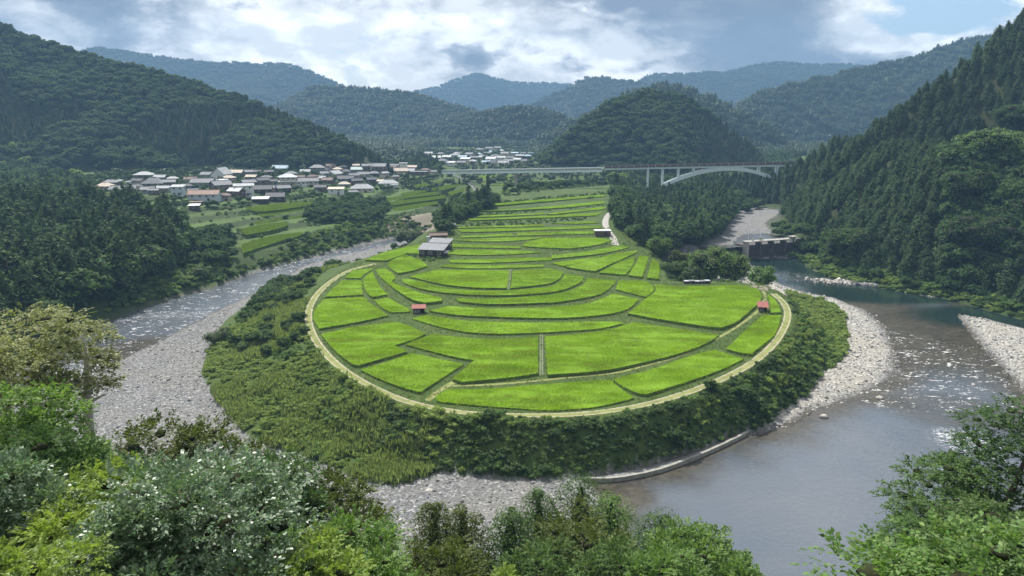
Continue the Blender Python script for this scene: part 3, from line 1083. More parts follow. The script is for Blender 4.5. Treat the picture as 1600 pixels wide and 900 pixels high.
TUF = [tuft_mesh('grass_tuft', M['tuft'], 200 + s, 18, 1.0, .55, .07, .5) for s in range(3)]
RICE = [tuft_mesh('rice_clump', M['rice'], 210 + s, 16, .8, .42, .035, .45) for s in range(4)]


# ------------------------------------------------------------------ scattering of uncountable things with geometry nodes
def source_collection(name, meshes):
    col = bpy.data.collections.new(name)
    for i, me in enumerate(meshes):
        o = bpy.data.objects.new(f"{name}_{i}", me)
        col.objects.link(o)
    return col


def scatter_group(name, col, keep_base=False):
    ng = bpy.data.node_groups.new(name, 'GeometryNodeTree')
    ng.interface.new_socket('Geometry', in_out='INPUT', socket_type='NodeSocketGeometry')
    ng.interface.new_socket('Geometry', in_out='OUTPUT', socket_type='NodeSocketGeometry')
    N, L = ng.nodes, ng.links
    gi, go = N.new('NodeGroupInput'), N.new('NodeGroupOutput')
    iop = N.new('GeometryNodeInstanceOnPoints'); ci = N.new('GeometryNodeCollectionInfo')
    ci.inputs['Collection'].default_value = col
    ci.inputs['Separate Children'].default_value = True
    ci.inputs['Reset Children'].default_value = True

    def att(nm, ty):
        a = N.new('GeometryNodeInputNamedAttribute'); a.data_type = ty; a.inputs[0].default_value = nm
        return a.outputs[0]
    L.new(gi.outputs[0], iop.inputs['Points'])
    L.new(ci.outputs[0], iop.inputs['Instance'])
    iop.inputs['Pick Instance'].default_value = True
    L.new(att('pick', 'INT'), iop.inputs['Instance Index'])
    e = N.new('FunctionNodeEulerToRotation'); L.new(att('rot', 'FLOAT_VECTOR'), e.inputs[0]); L.new(e.outputs[0], iop.inputs['Rotation'])
    L.new(att('size', 'FLOAT_VECTOR'), iop.inputs['Scale'])
    L.new(iop.outputs[0], go.inputs[0])
    return ng


GROUPS = {}


def scatter(name, meshes_key, meshes, P, size, label, cat, parent=None, npick=None, tilt=0.06, pick=None):
    P = np.asarray(P, float)
    n = len(P)
    if n == 0:
        return None
    if meshes_key not in GROUPS:
        GROUPS[meshes_key] = scatter_group(meshes_key, source_collection(meshes_key, meshes))
    me = bpy.data.meshes.new(name)
    me.vertices.add(n); me.vertices.foreach_set('co', P.astype(np.float32).ravel())
    size = np.asarray(size, float)
    if size.ndim == 1:
        size = np.repeat(size[:, None], 3, 1)
    rot = np.stack([rng.normal(0, tilt, n), rng.normal(0, tilt, n), rng.random(n) * 6.283], 1)
    for nm, ty, v, fld in (('size', 'FLOAT_VECTOR', size, 'vector'), ('rot', 'FLOAT_VECTOR', rot, 'vector')):
        a = me.attributes.new(nm, ty, 'POINT'); a.data.foreach_set(fld, v.astype(np.float32).ravel())
    if pick is None:
        pick = rng.integers(0, len(meshes), n)
    a = me.attributes.new('pick', 'INT', 'POINT'); a.data.foreach_set('value', np.asarray(pick, np.int32))
    o = link(name, me, parent)
    md = o.modifiers.new('scatter', 'NODES'); md.node_group = GROUPS[meshes_key]
    tag(o, label, cat, None, 'stuff')
    return o


# sight line over the land: how high the land rises along each azimuth up to a distance
TANS = (GZ - CAM_Z) / RA
CUM = np.maximum.accumulate(TANS, axis=0)


def seen_mask(x, y, ztop, margin=6.0):
    rr = np.hypot(x, y); aa = np.arctan2(x, y)
    ia = np.clip(((aa - az[0]) / (az[1] - az[0])).round().astype(int), 0, NA - 1)
    ir = np.clip(np.searchsorted(rad, rr * 0.985) - 1, 0, NR - 1)
    px, py, D = project(x, y, ztop)
    ok = (ztop + margin - CAM_Z) / rr > CUM[ir, ia]
    return ok & (px > -140) & (px < 1740)
# ------------------------------------------------------------------ the terraced rice paddies
M['rice_light'] = leaf_mat('rice_leaves_light', (0.255, 0.40, 0.020), (0.285, 0.43, 0.022), (0.34, 0.46, 0.035), 0.5, 0.6, 0.2, 0.2)
M['rice_dull'] = leaf_mat('rice_leaves_dull', (0.185, 0.275, 0.030), (0.21, 0.30, 0.032), (0.27, 0.33, 0.05), 0.5, 0.6, 0.2, 0.25)
M['bank'] = plain('grassy_bank', (0.085, 0.145, 0.030), 0.9, 0.15, 0.4, 0.6, dirt=(0.09, 0.09, 0.04))
M['rice_floor'] = plain('rice_stems', (0.13, 0.235, 0.014), 0.9, 0.1, 0.25, 0.25)
def tones(key, seed):
    # four stands of one field: two even ones, one yellower, one deeper green
    order = {'m': ('rice', 'rice', 'rice_dull', 'rice_light'), 'l': ('rice_light', 'rice_light', 'rice', 'rice_dull'), 'd': ('rice_dull', 'rice_dull', 'rice', 'rice_deep')}[key]
    return [tuft_mesh('rice_clump', M[o], seed + q, 16, .8, .42, .035, .45) for q, o in enumerate(order)]


M['rice_deep'] = leaf_mat('rice_leaves_deep', (0.14, 0.25, 0.022), (0.16, 0.27, 0.024), (0.22, 0.31, 0.04), 0.5, 0.6, 0.2, 0.25)
RICE, RICE_L, RICE_D = tones('m', 210), tones('l', 220), tones('d', 230)
PADDIES = [
 ("wide front strip of rice along the gravel path at the tip of the headland", 'm', [(680, 619), (699, 606), (760, 607), (860, 597), (952, 592), (990, 620), (960, 628), (922, 635), (860, 639), (785, 634), (730, 630), (684, 625)]),
 ("long curved front paddy beside the ring path with a pointed lower corner", 'm', [(959, 593), (1022, 575), (1085, 552), (1117, 545), (1162, 559), (1122, 579), (1060, 600), (1010, 616), (995, 614), (975, 604)]),
 ("bright paddy inside the ring path's tightest bend below the maroon roofed hut", 'l', [(1135, 545), (1159, 521), (1192, 491), (1220, 491), (1217, 505), (1210, 524), (1192, 538), (1174, 553), (1160, 552)]),
 ("small crescent paddy wrapped round the far side of the maroon roofed hut", 'm', [(1200, 458), (1207, 463), (1216, 475), (1220, 487), (1204, 488), (1205, 477)]),
 ("largest and brightest paddy, below the row of trees and the sand heap", 'l', [(1023, 443), (1067, 447), (1110, 445), (1152, 444), (1183, 450), (1190, 460), (1188, 470), (1177, 481), (1150, 505), (1127, 513), (1110, 512), (1035, 500), (982, 490), (996, 479), (1008, 467), (1023, 456), (1026, 450)]),
 ("small bright paddy at the upper corner of the largest paddy", 'l', [(968, 437), (1010, 438), (1020, 446), (1022, 453), (1009, 463), (962, 451)]),
 ("big rectangular paddy right of the narrow ditch, above the curved front paddy", 'm', [(852, 525), (910, 521), (960, 512), (978, 505), (990, 502), (1047, 510), (1123, 522), (1110, 533), (1060, 553), (1010, 565), (960, 577), (910, 583), (856, 586)]),
 ("yellowish paddy with a step-shaped lower edge left of the narrow ditch", 'd', [(634, 537), (677, 520), (735, 527), (785, 529), (840, 525), (840, 583), (797, 590), (722, 597), (707, 592), (741, 562), (710, 557), (672, 547)]),
 ("dull green four-sided paddy against the path at the front corner", 'd', [(564, 577), (645, 550), (724, 567), (657, 612), (635, 607), (595, 592)]),
 ("sloping paddy above the dull four-sided paddy, along the left path", 'm', [(502, 521), (560, 508), (620, 501), (645, 510), (665, 520), (650, 528), (615, 539), (636, 549), (560, 571), (551, 570), (523, 547)]),
 ("wide paddy on the left path below the short divided pair", 'm', [(506, 466), (567, 463), (577, 472), (606, 492), (560, 503), (500, 513), (491, 502), (490, 490), (496, 477)]),
 ("upper left paddy beside the path with one thin divider above it", 'm', [(535, 437), (564, 436), (565, 450), (567, 460), (508, 463), (520, 450)]),
 ("small tapered paddy at the top of the left path", 'm', [(551, 421), (584, 418), (569, 427), (563, 434), (540, 433)]),
 ("narrow upright paddy, the outer one of the two curved left steps", 'l', [(582, 423), (585, 432), (592, 446), (605, 460), (582, 464), (575, 459), (568, 446), (569, 433)]),
 ("triangular bright paddy left of the small red roofed shed", 'l', [(585, 467), (606, 463), (620, 472), (640, 482), (639, 486), (612, 487), (598, 481)]),
 ("long hook-shaped bright paddy sweeping down to the small red roofed shed", 'l', [(587, 420), (602, 417), (619, 432), (610, 440), (623, 446), (660, 459), (691, 467), (690, 471), (665, 474), (642, 469), (610, 446), (593, 430)]),
 ("rounded paddy just below the hedge of the grey roofed farmhouse", 'd', [(607, 408), (632, 396), (660, 407), (668, 415), (645, 423), (622, 427), (606, 416)]),
 ("paddy left of the grey roofed farmhouse, reaching the river shrubs", 'm', [(571, 406), (600, 393), (658, 380), (655, 396), (635, 395), (604, 407)]),
 ("long thin paddy with a tapered left end behind the yellowish step-edged paddy", 'l', [(644, 496), (670, 491), (722, 500), (785, 502), (860, 503), (910, 501), (970, 501), (974, 504), (935, 513), (885, 516), (860, 518), (785, 521), (735, 519), (688, 510)]),
 ("long bright paddy running right from the small red roofed shed", 'l', [(672, 485), (702, 477), (760, 482), (860, 480), (922, 474), (958, 457), (998, 466), (984, 481), (960, 489), (910, 495), (860, 497), (785, 495), (712, 492)]),
 ("crescent paddy ending in a hook beneath the two innermost fields", 'd', [(712, 466), (760, 468), (860, 461), (897, 452), (915, 442), (918, 433), (963, 437), (951, 451), (935, 461), (885, 470), (860, 473), (760, 476), (718, 471)]),
 ("thin crescent paddy hugging the rim of the two innermost fields", 'd', [(628, 435), (637, 434), (685, 448), (735, 454), (795, 454), (860, 448), (876, 439), (884, 426), (911, 431), (909, 440), (885, 451), (860, 457), (785, 462), (710, 459), (660, 452), (630, 441)]),
 ("broad innermost paddy left of the short ditch", 'm', [(640, 431), (685, 420), (795, 421), (791, 450), (735, 449), (685, 443)]),
 ("yellowish innermost paddy right of the short ditch", 'd', [(801, 422), (860, 418), (880, 424), (874, 435), (860, 443), (798, 450)]),
 ("very thin paddy strip directly above the two innermost fields", 'd', [(688, 415), (700, 412), (790, 413), (848, 412), (850, 415), (790, 418), (720, 418)]),
 ("thin paddy strip with a stone edged bank level with the farmhouse garden", 'm', [(702, 405), (835, 402), (862, 401), (862, 405), (760, 410), (704, 409)]),
 ("curved paddy of the fan-shaped group, second from the fan's outer edge", 'd', [(937, 426), (962, 411), (991, 400), (989, 415), (977, 429)]),
 ("narrow radial paddy in the middle of the fan-shaped group", 'm', [(1001, 398), (1013, 400), (1008, 417), (1003, 433), (982, 430), (993, 412)]),
 ("last radial paddy of the fan, touching the dark round bushes", 'd', [(1020, 403), (1030, 411), (1029, 436), (1011, 434), (1016, 417)]),
 ("long diagonal paddy forming the upper edge of the fan-shaped group", 'm', [(884, 417), (960, 395), (996, 390), (992, 395), (960, 409), (930, 424), (900, 420)]),
 ("flat tapering paddy left of the diagonal fan paddy", 'm', [(862, 410), (940, 399), (910, 409), (880, 415)]),
 ("curved strip under the weedy bank below the pale roofed shed", 'd', [(862, 399), (930, 390), (968, 382), (984, 385), (942, 396), (862, 404)]),
 ("bright lens-shaped paddy in front of the pale roofed shed", 'l', [(817, 379), (850, 371), (930, 370), (956, 374), (936, 382), (890, 388), (840, 386), (819, 384)]),
 ("thin pointed paddy left of the bright lens-shaped one", 'm', [(708, 374), (800, 369.5), (850, 370), (820, 374), (780, 376.5), (740, 376.5)]),
 ("narrow strip between the pointed paddy and the broad middle paddy", 'd', [(700, 380), (760, 381), (812, 384), (814, 387), (760, 386), (700, 385)]),
 ("broad middle paddy just right of the farmhouse", 'm', [(700, 389), (812, 390), (846, 393), (790, 397), (730, 398), (699, 395)]),
 ("short paddy strip with square ends above the pointed one", 'd', [(717, 368), (798, 363.5), (804, 367.5), (760, 369), (722, 370)]),
 ("strip paddy ending at the wall of the pale roofed shed", 'd', [(806, 363), (928, 359.5), (928, 364), (809, 367.5)]),
 ("long straight strip above the pale roofed shed's field", 'm', [(715, 358), (840, 355), (938, 352), (938, 355), (850, 358), (780, 361), (722, 362)]),
 ("tiny strip beside the curve of the concrete lane", 'd', [(862, 348), (920, 344.5), (936, 347), (900, 349)]),
 ("long bright strip on top of the weedy stone bank", 'l', [(730, 342), (820, 339), (930, 332), (942, 330), (932, 336), (840, 340), (736, 344)]),
 ("bright wedge-shaped paddy near the dark cedars by the lane", 'l', [(854, 334), (900, 328), (944, 322), (944, 326), (890, 331.5), (862, 335)]),
 ("high narrow strip with a hedge-like bank beneath", 'm', [(748, 330), (800, 328), (880, 320.5), (944, 313), (944, 317), (880, 324.5), (800, 329)]),
 ("yellow green field under the approach span, nearest the curving road", 'l', [(742, 281), (776, 278), (806, 279), (804, 283), (748, 285)]),
 ("yellow green field strip under the approach span beside the pier", 'd', [(752, 288), (800, 285.5), (806, 286), (800, 290), (758, 291)]),
 ("small field beneath the start of the approach span", 'm', [(726, 274.5), (770, 274), (806, 274), (806, 276.5), (738, 277.5)]),
 ("thin strip between the shrubs and the topmost wide paddy", 'd', [(768, 319), (850, 311.5), (944, 303), (944, 306), (850, 315), (770, 322)]),
 ("thin grassy strip over the long bright bank strip", 'd', [(752, 336), (840, 332.5), (850, 331), (850, 334), (800, 336.5), (745, 339)]),
 ("thin strip directly under the weedy stone bank", 'm', [(718, 353.5), (800, 351), (850, 350), (850, 352), (800, 353.5), (716, 355.5)]),
 ("topmost wide paddy behind the shrubs near the bridge", 'm', [(778, 311), (840, 301), (946, 292), (948, 298), (880, 305), (830, 309), (796, 313)]),
]
PADDY_POLYS = []


def ear_cap(poly):
    """triangulate a polygon in plan"""
    from mathutils.geometry import tessellate_polygon
    return [tuple(t) for t in tessellate_polygon([[Vector((p[0], p[1], 0)) for p in poly]])]


def grid_points(poly, spacing, jitter=0.45, pad=0.0):
    x0, y0 = poly.min(0); x1, y1 = poly.max(0)
    X, Y = np.meshgrid(np.arange(x0, x1, spacing), np.arange(y0, y1, spacing))
    x = X.ravel() + rng.uniform(-jitter, jitter, X.size) * spacing
    y = Y.ravel() + rng.uniform(-jitter, jitter, X.size) * spacing
    k = inside(poly, x, y)
    x, y = x[k], y[k]
    if pad > 0 and len(x):
        k = seg_dist(poly, x, y) > pad
        x, y = x[k], y[k]
    return x, y


for lab, tone, pts in PADDIES:
    zp = 1.0
    for _ in range(10):
        poly = np.array([at_tilt(a_, b_, 0.75)[:2] for a_, b_ in pts])
        zp = float(zt_of(poly[:, 1].max())) + 0.06
    if len(pts) > 4 or True:
        poly = soften(poly, 2)
    ymx = float(poly[:, 1].max())
    lean = lambda yy: zp - 0.62 * TILT * (ymx - yy)
    zf = zt_of(poly[:, 1]) - 0.5
    n = len(poly)
    top = [(x, y, lean(y) + 0.28) for x, y in poly]
    # the bank leans out a little towards its foot
    cen = poly.mean(0)
    foot = [(x + (x - cen[0]) / (np.hypot(*(poly[i] - cen)) + 1e-6) * 0.35, y + (y - cen[1]) / (np.hypot(*(poly[i] - cen)) + 1e-6) * 0.35, zf[i]) for i, (x, y) in enumerate(poly)]
    area2 = np.sum(poly[:, 0] * np.roll(poly[:, 1], -1) - np.roll(poly[:, 0], -1) * poly[:, 1])
    fs = [tuple(t) for t in ear_cap(poly)]
    ntop = len(fs)
    for i in range(n):
        j = (i + 1) % n
        fs.append((i, j, n + j, n + i) if area2 < 0 else (j, i, n + i, n + j))
    me = mesh_np('rice_paddy', top + foot, fs, [M['rice_floor'], M['bank']])
    me.polygons.foreach_set('material_index', np.array([0] * ntop + [1] * n, np.int32))
    o = tag(link('rice_paddy', me), lab, 'paddy field', 'rice paddies of the terraced headland')
    d = poly[:, 1].mean()
    sp = 0.46 if d < 230 else (0.6 if d < 330 else 0.85)
    x, y = grid_points(poly, sp)
    hz = lean(y) - 0.06 + 0.16 * fbm(x, y, 9, 3) + 0.24 * fbm(x * .28 + y * .1, y, 2.2, 3)
    kk = (sp / 0.46) ** 0.75
    sz = np.stack([kk * rng.uniform(.85, 1.2, len(x)), kk * rng.uniform(.85, 1.2, len(x)), rng.uniform(.66, .9, len(x)) * (1 + .22 * fbm(x * .3 + y * .1, y, 3.0, 2))], 1)
    key = {'m': ('rice_m', RICE), 'l': ('rice_l', RICE_L), 'd': ('rice_d', RICE_D)}[tone]
    r_ = scatter('rice_crop', key[0], key[1], np.stack([x, y, hz], 1), sz, None, None, parent=o, tilt=.12, pick=np.where(fbm(x * .35 + y * .15, y, 4.5, 3) + rng.normal(0, .10, len(x)) > .11, 2, np.where(fbm(x + 40, y - 90, 8, 3) + rng.normal(0, .10, len(x)) < -.13, 3, rng.integers(0, 2, len(x)))))
    PADDY_POLYS.append(poly)


def in_paddies(x, y, pad=0.0):
    r = np.zeros(np.shape(x), bool)
    for p in PADDY_POLYS:
        x0, y0 = p.min(0) - pad; x1, y1 = p.max(0) + pad
        k = (x > x0) & (x < x1) & (y > y0) & (y < y1)
        if k.any():
            s = inside(p, x[k], y[k])
            if pad:
                s |= seg_dist(p, x[k], y[k]) < pad
            r[k] |= s
    return r


# stepped grass fields below the village, across the left river
FIELDS = [
 ("long grass field directly below the black barn", [(384, 325), (430, 318.5), (480, 316), (492, 317.5), (460, 324), (404, 331)]),
 ("second grass step below the black barn", [(402, 335), (440, 329), (480, 323.5), (480, 327), (440, 333), (412, 339)]),
 ("grass step in the middle of the left slope", [(396, 345), (430, 339), (478, 334), (476, 338), (436, 344), (400, 350)]),
 ("broad curved field with few bushes on the left slope", [(376, 358), (410, 351), (446, 347), (450, 351), (430, 358), (384, 366)]),
 ("low mown field with round clipped bushes nearest the left river", [(376, 384), (400, 375), (428, 368), (474, 363), (470, 367.5), (436, 376), (396, 389), (380, 394)]),
 ("field strip under the layered silver roof", [(626, 303), (660, 296.5), (698, 290), (698, 293.5), (660, 300), (634, 305)]),
 ("upper field strip near the last flat roofed building", [(640, 290), (672, 285), (700, 281), (700, 284.5), (664, 291), (646, 293)]),
 ("long field strip leading to the dark neck trees", [(594, 311), (640, 304.5), (698, 298), (698, 301.5), (640, 308.5), (598, 314)]),
 ("field strip just below the long one by the neck trees", [(602, 317), (650, 311), (696, 305), (696, 309), (650, 315), (608, 321)]),
 ("lowest field strip above the bare river bank", [(612, 325), (640, 320), (684, 313.5), (684, 318), (650, 324), (620, 329)]),
 ("narrow field beside the curving road", [(684, 293), (706, 288), (728, 284.5), (732, 287), (710, 292), (690, 297)]),
 ("narrow field under the curving road's lower end", [(700, 301), (722, 294.5), (736, 289.5), (738, 292.5), (724, 298), (706, 304.5)]),
]
M['field_grass'] = leaf_mat('field_grass_leaves', (0.12, 0.19, 0.035), (0.17, 0.25, 0.045), (0.23, 0.28, 0.07), 0.4, 0.7, 0.15)
FGR = [tuft_mesh('field_grass', M['field_grass'], 240 + s, 16, .6, .5, .05, .5) for s in range(3)]
for lab, pts in FIELDS:
    pts = soften(pts, 1)
    poly = hit_poly(pts)
    for _ in range(4):
        zz = land(poly[:, 0], poly[:, 1])
        zp = float(np.quantile(zz, .85)) + .1
        poly = poly_at(pts, zp + .4)
    n = len(poly)
    fs = [tuple(t) for t in ear_cap(poly)]; ntop = len(fs)
    foot = [(x, y, min(zp - .6, float(land1(x, y)) - .5)) for x, y in poly]
    area2 = np.sum(poly[:, 0] * np.roll(poly[:, 1], -1) - np.roll(poly[:, 0], -1) * poly[:, 1])
    for i in range(n):
        j = (i + 1) % n
        fs.append((i, j, n + j, n + i) if area2 < 0 else (j, i, n + i, n + j))
    me = mesh_np('grass_field', [(x, y, zp + .15) for x, y in poly] + foot, fs, [M['rice_floor'], M['bank']])
    me.polygons.foreach_set('material_index', np.array([0] * ntop + [1] * n, np.int32))
    o = tag(link('grass_field', me), lab, 'field', 'stepped fields below the village')
    x, y = grid_points(poly, 1.0)
    scatter('field_grass', 'field_grass', FGR, np.stack([x, y, np.full(len(x), zp + .12)], 1), rng.uniform(1.0, 1.9, len(x)), None, None, parent=o, tilt=.12)
    PADDY_POLYS.append(poly)


# ring path: grass strip between two pale wheel tracks
def ribbon(name, line, offs, zoff, material, label=None, cat=None, kind=None, parent=None, zf=None, drop=0.0):
    line = smooth_line(line, 2)
    t = np.gradient(line, axis=0); t /= np.linalg.norm(t, axis=1, keepdims=True) + 1e-9
    nrm = np.stack([-t[:, 1], t[:, 0]], 1)
    vs = []; fs = []
    k = len(offs)
    for i in range(len(line)):
        for oo in offs:
            p = line[i] + nrm[i] * oo
            z = (zf(p[0], p[1]) if zf else float(zt_of(p[1]))) + zoff
            vs.append((p[0], p[1], z))
    for i in range(len(line) - 1):
        for j in range(k - 1):
            a = i * k + j
            fs.append((a, a + k, a + k + 1, a + 1))
    o = link(name, mesh_np(name, vs, fs, material, True), parent)
    if label or kind:
        tag(o, label, cat, None, kind)
    return o


M['track'] = plain('sandy_track', (0.36, 0.33, 0.25), 0.95, 0.1, 0.25, 0.4, dirt=(0.20, 0.21, 0.09))
M['verge'] = plain('worn_grass', (0.19, 0.22, 0.075), 0.95, 0.1, 0.3, 0.35, dirt=(0.27, 0.25, 0.14))
M['lane'] = plain('pale_lane', (0.36, 0.35, 0.33), 0.9, 0.2, 0.12, 0.3)
ring_px = [(588, 412), (548, 421), (520, 437), (497, 457), (484, 478), (481, 500), (490, 528), (515, 560), (550, 588), (600, 614), (650, 632), (720, 645), (800, 649), (880, 649),
           (950, 643), (1010, 632), (1070, 615), (1130, 592), (1180, 565), (1212, 535), (1229, 505), (1231, 485), (1222, 470), (1208, 459)]
RING = np.array([at_tilt(a, b, .05)[:2] for a, b in ring_px])
path = ribbon('path', RING, [-1.35, -.75, -.1, .55, 1.15], 0.05, M['verge'], 'curving farm path round the rim of the headland', None, 'structure')
ribbon('wheel_track', RING, [-1.2, -0.75], 0.065, M['track'], parent=path)
ribbon('wheel_track', RING, [0.65, 1.15], 0.065, M['track'], parent=path)
spur = np.array([at_tilt(a, b, .05)[:2] for a, b in [(668, 626), (686, 610), (722, 590), (748, 566)]])
ribbon('path', spur, [-.9, 0, .9], 0.055, M['verge'], 'short grassy spur between the dull paddy and the stepped one', None, 'structure')
spur2 = np.array([at_tilt(a, b, .05)[:2] for a, b in [(692, 603), (760, 602), (850, 594), (905, 588), (958, 584), (1010, 571), (1062, 557), (1122, 528), (1150, 512), (1186, 486), (1198, 465), (1192, 455)]])
ribbon('path', spur2, [-.55, 0, .55], 0.05, M['verge'], 'grassy balk between the front strips and the big paddies', None, 'structure')
lane_px = [(962, 383), (958, 371), (951, 362), (945, 350), (947, 340), (955, 331), (964, 326)]
LANE = np.array([at_tilt(a, b, .05)[:2] for a, b in lane_px])
ribbon('road', LANE, [-1.8, 0, 1.8], 0.07, M['lane'], 'pale concrete lane curving up past the small shed', None, 'structure')
# narrow ditches
M['ditch'] = plain('ditch_concrete', (0.30, 0.30, 0.27), 0.9, 0.2, 0.3, 0.8)
for pts, lab in (([(846, 588), (846, 523)], 'straight concrete ditch between the yellowish and the big rectangular paddy'),
                 ([(794, 452), (797, 421)], 'short concrete ditch between the two innermost paddies')):
    L_ = np.array([at_tilt(a, b, .1)[:2] for a, b in pts])
    a, b = L_[0], L_[1]
    za, zb = float(zt_of(a[1])), float(zt_of(b[1]))
    root = empty('irrigation_ditch', (a[0], a[1], za), 0, lab, 'ditch', 'irrigation ditches')
    mx = Vector((a[0], a[1], za))
    for s in (-.38, .38):
        m = MB(); m.beam(Vector((a[0] + s, a[1], za + .12)) - mx, Vector((b[0] + s, b[1], zb + .12)) - mx, .14, .3)
        m.build('ditch_wall', M['ditch'], root)
    m = MB(); m.beam(Vector((a[0], a[1], za + .05)) - mx, Vector((b[0], b[1], zb + .05)) - mx, .6, .04)
    m.build('ditch_bed', M['bank'], root)
# grass on the balks, banks and rim
x = rng.uniform(-95, 125, 60000); y = rng.uniform(150, 420, 60000)
sp_ = sdist(PLAT, x, y)
k = (sp_ > -1.5) & ~in_paddies(x, y, .15) & (seg_dist(RING, x, y, False) > 1.2)
x, y = x[k], y[k]
k2 = rng.random(len(x)) < np.where(seg_dist(spur2, x, y, False) < .7, .2, .8)
x, y = x[k2], y[k2]
scatter('balk_grass', 'tufts', TUF, np.stack([x, y, land(x, y)], 1), rng.uniform(.25, .6, len(x)), 'short grass covering the balks and verges between the paddies', 'grass', tilt=.1)
# ------------------------------------------------------------------ river wall, weir, bridge
def zt1(p):
    return float(zt_of(p[1]))


wall_px = [(890, 742), (920, 747), (960, 747), (1020, 736), (1070, 719), (1120, 698), (1165, 676), (1200, 655), (1214, 645)]
WL_ = smooth_line(np.array([at_z(a, b, WATER + .9)[:2] for a, b in wall_px]), 1)
wroot = empty('river_wall', (*WL_[0], WATER), 0, 'low curved concrete wall at the foot of the headland beside the brown shallows', 'wall')
w0 = Vector((*WL_[0], WATER))


def strip_solid(line, o0, o1, z0, z1, base):
    t = np.gradient(line, axis=0); t /= np.linalg.norm(t, axis=1, keepdims=True)
    nrm = np.stack([-t[:, 1], t[:, 0]], 1)
    vs, fs = [], []
    for i in range(len(line)):
        for oo, zz in ((o0, z0), (o1, z0), (o1, z1), (o0, z1)):
            p = line[i] + nrm[i] * oo
            vs.append((p[0] - base[0], p[1] - base[1], zz - base[2]))
    for i in range(len(line) - 1):
        for j in range(4):
            a = i * 4 + j; b = i * 4 + (j + 1) % 4
            fs.append((a, b, b + 4, a + 4))
    fs += [(3, 2, 1, 0), tuple(len(vs) - 4 + k for k in range(4))]
    return vs, fs


nseg = 9
for s in range(nseg):                                   # cast in bays with joints between them
    i0 = int(round(s * (len(WL_) - 1) / nseg)); i1 = int(round((s + 1) * (len(WL_) - 1) / nseg))
    seg = WL_[i0:i1 + 1].copy()
    if len(seg) < 2: continue
    seg[-1] = seg[-1] * .99 + seg[-2] * .01
    vs, fs = strip_solid(seg, -.35, .35, WATER - 1, WATER + 1.0 + rng.normal(0, .03), w0)
    m = MB(); m.add(vs, fs); m.build('wall_bay', M['ditch'], wroot)
vs, fs = strip_solid(WL_, .36, 2.6, WATER - .5, WATER + .62, w0)
m = MB(); m.add(vs, fs); m.build('footing', M['stone'], wroot)

# the weir: a tall stained concrete front with piers, gate bays and a deck
wa = at_z(1166, 406, WATER); wb = at_z(1243, 400, WATER)
ang = math.atan2(wb[1] - wa[1], wb[0] - wa[0]); Lw = math.hypot(wb[0] - wa[0], wb[1] - wa[1])
weir = empty('river_weir', (wa[0], wa[1], WATER), ang, 'old dark stained concrete weir with gates and a railed deck across the gorge', 'weir')
HW = 10.2


def bx(name, c, s, m_, parent, rz=0.0):
    q = MB(); q.box((0, 0, 0), s); o = link(name, q.mesh(name, m_), parent, c, rz); return o


bx('wall', (Lw / 2, 6.2, HW / 2 - 1.2), (Lw, 9.5, HW - 2.2), M['old_concrete'], weir)
npier = 5
for k in range(npier):
    bx('pier', (k * Lw / (npier - 1), 1.2, HW / 2 - .4), (1.1, 4.4, HW - .2), M['concrete'] if k == 0 else M['old_concrete'], weir)
for k in range(npier - 1):
    cx_ = (k + .5) * Lw / (npier - 1); wd = Lw / (npier - 1) - 1.5
    if k in (0, 1, 3):
        bx('gate', (cx_, 1.2, 4.2 + .4 * (k == 1)), (wd, .3, 5.6), M['wood'], weir)
    for j in range(5):
        bx('buttress', (cx_ - wd / 2 + (j + .5) * wd / 5, 0.9, 4.6 - .4 * (j % 2)), (.35, .5, 6.6 - .9 * (j % 2)), M['old_concrete'], weir)
bx('deck', (Lw / 2 + 1, 1.6, HW), (Lw + 3.5, 4.2, .45), M['concrete'], weir)
rl = bx('railing', (Lw / 2, -.3, HW + 1.2), (Lw, .07, .07), M['steel'], weir)
bx('railing', (Lw / 2, -.3, HW + .75), (Lw, .06, .06), M['steel'], weir)
for k in range(12):
    bx('rail_post', (k * Lw / 11, -.3, HW + .7), (.08, .08, 1.0), M['steel'], weir)
for k in (0, 1):
    bx('lamp_post', (1.5 + k * 8.4, 1.5, HW + 2.6), (.14, .14, 5.0), M['steel'], weir)
for k, (xx, hh) in enumerate(((4.8, 1.6), (9.6, 2.0), (10.9, 1.5))):
    bx('gate_winch', (xx, 1.6, HW + hh / 2 + .2), (.9, .9, hh), M['concrete'], weir)
gh = empty('gate_house', (*at_d(1238, 380, 414)[:2], 0.6), ang, 'little white gatehouse with a flat roof at the wooded end of the weir', 'hut')
bx('wall', (0, 0, 1.5), (2.6, 2.6, 3.0), M['concrete'], gh); bx('roof', (0, 0, 3.15), (3.9, 3.5, .3), M['concrete'], gh)
bx('door', (-.5, -1.32, 1.2), (.9, .08, 2.0), M['wood'], gh)

# the bridge: plate girder approach, then a deck arch
DA = at_d(694, 268, 770); DB = at_d(944, 264, 645); DC = at_d(1262, 257, 640)
bridge = empty('arch_bridge', (DB[0], DB[1], DB[2] - 6), 0, 'pale blue steel arch bridge carrying a road high over the river gorge', 'bridge')
bo = Vector((DB[0], DB[1], DB[2] - 6))


def on_deck(u):
    """u 0..1 along the main span (DB to DC), returns local point on the deck's underside line"""
    return Vector(DB).lerp(Vector(DC), u) - bo


def bpart(name, fn, m_):
    q = MB(); fn(q); return q.build(name, m_, bridge)


dA, dB, dC = Vector(DA) - bo, Vector(DB) - bo, Vector(DC) - bo
side = (dC - dB).cross(Vector((0, 0, 1))).normalized()
side2 = (dB - dA).cross(Vector((0, 0, 1))).normalized()
Z = Vector((0, 0, 1))
DW = 8.0
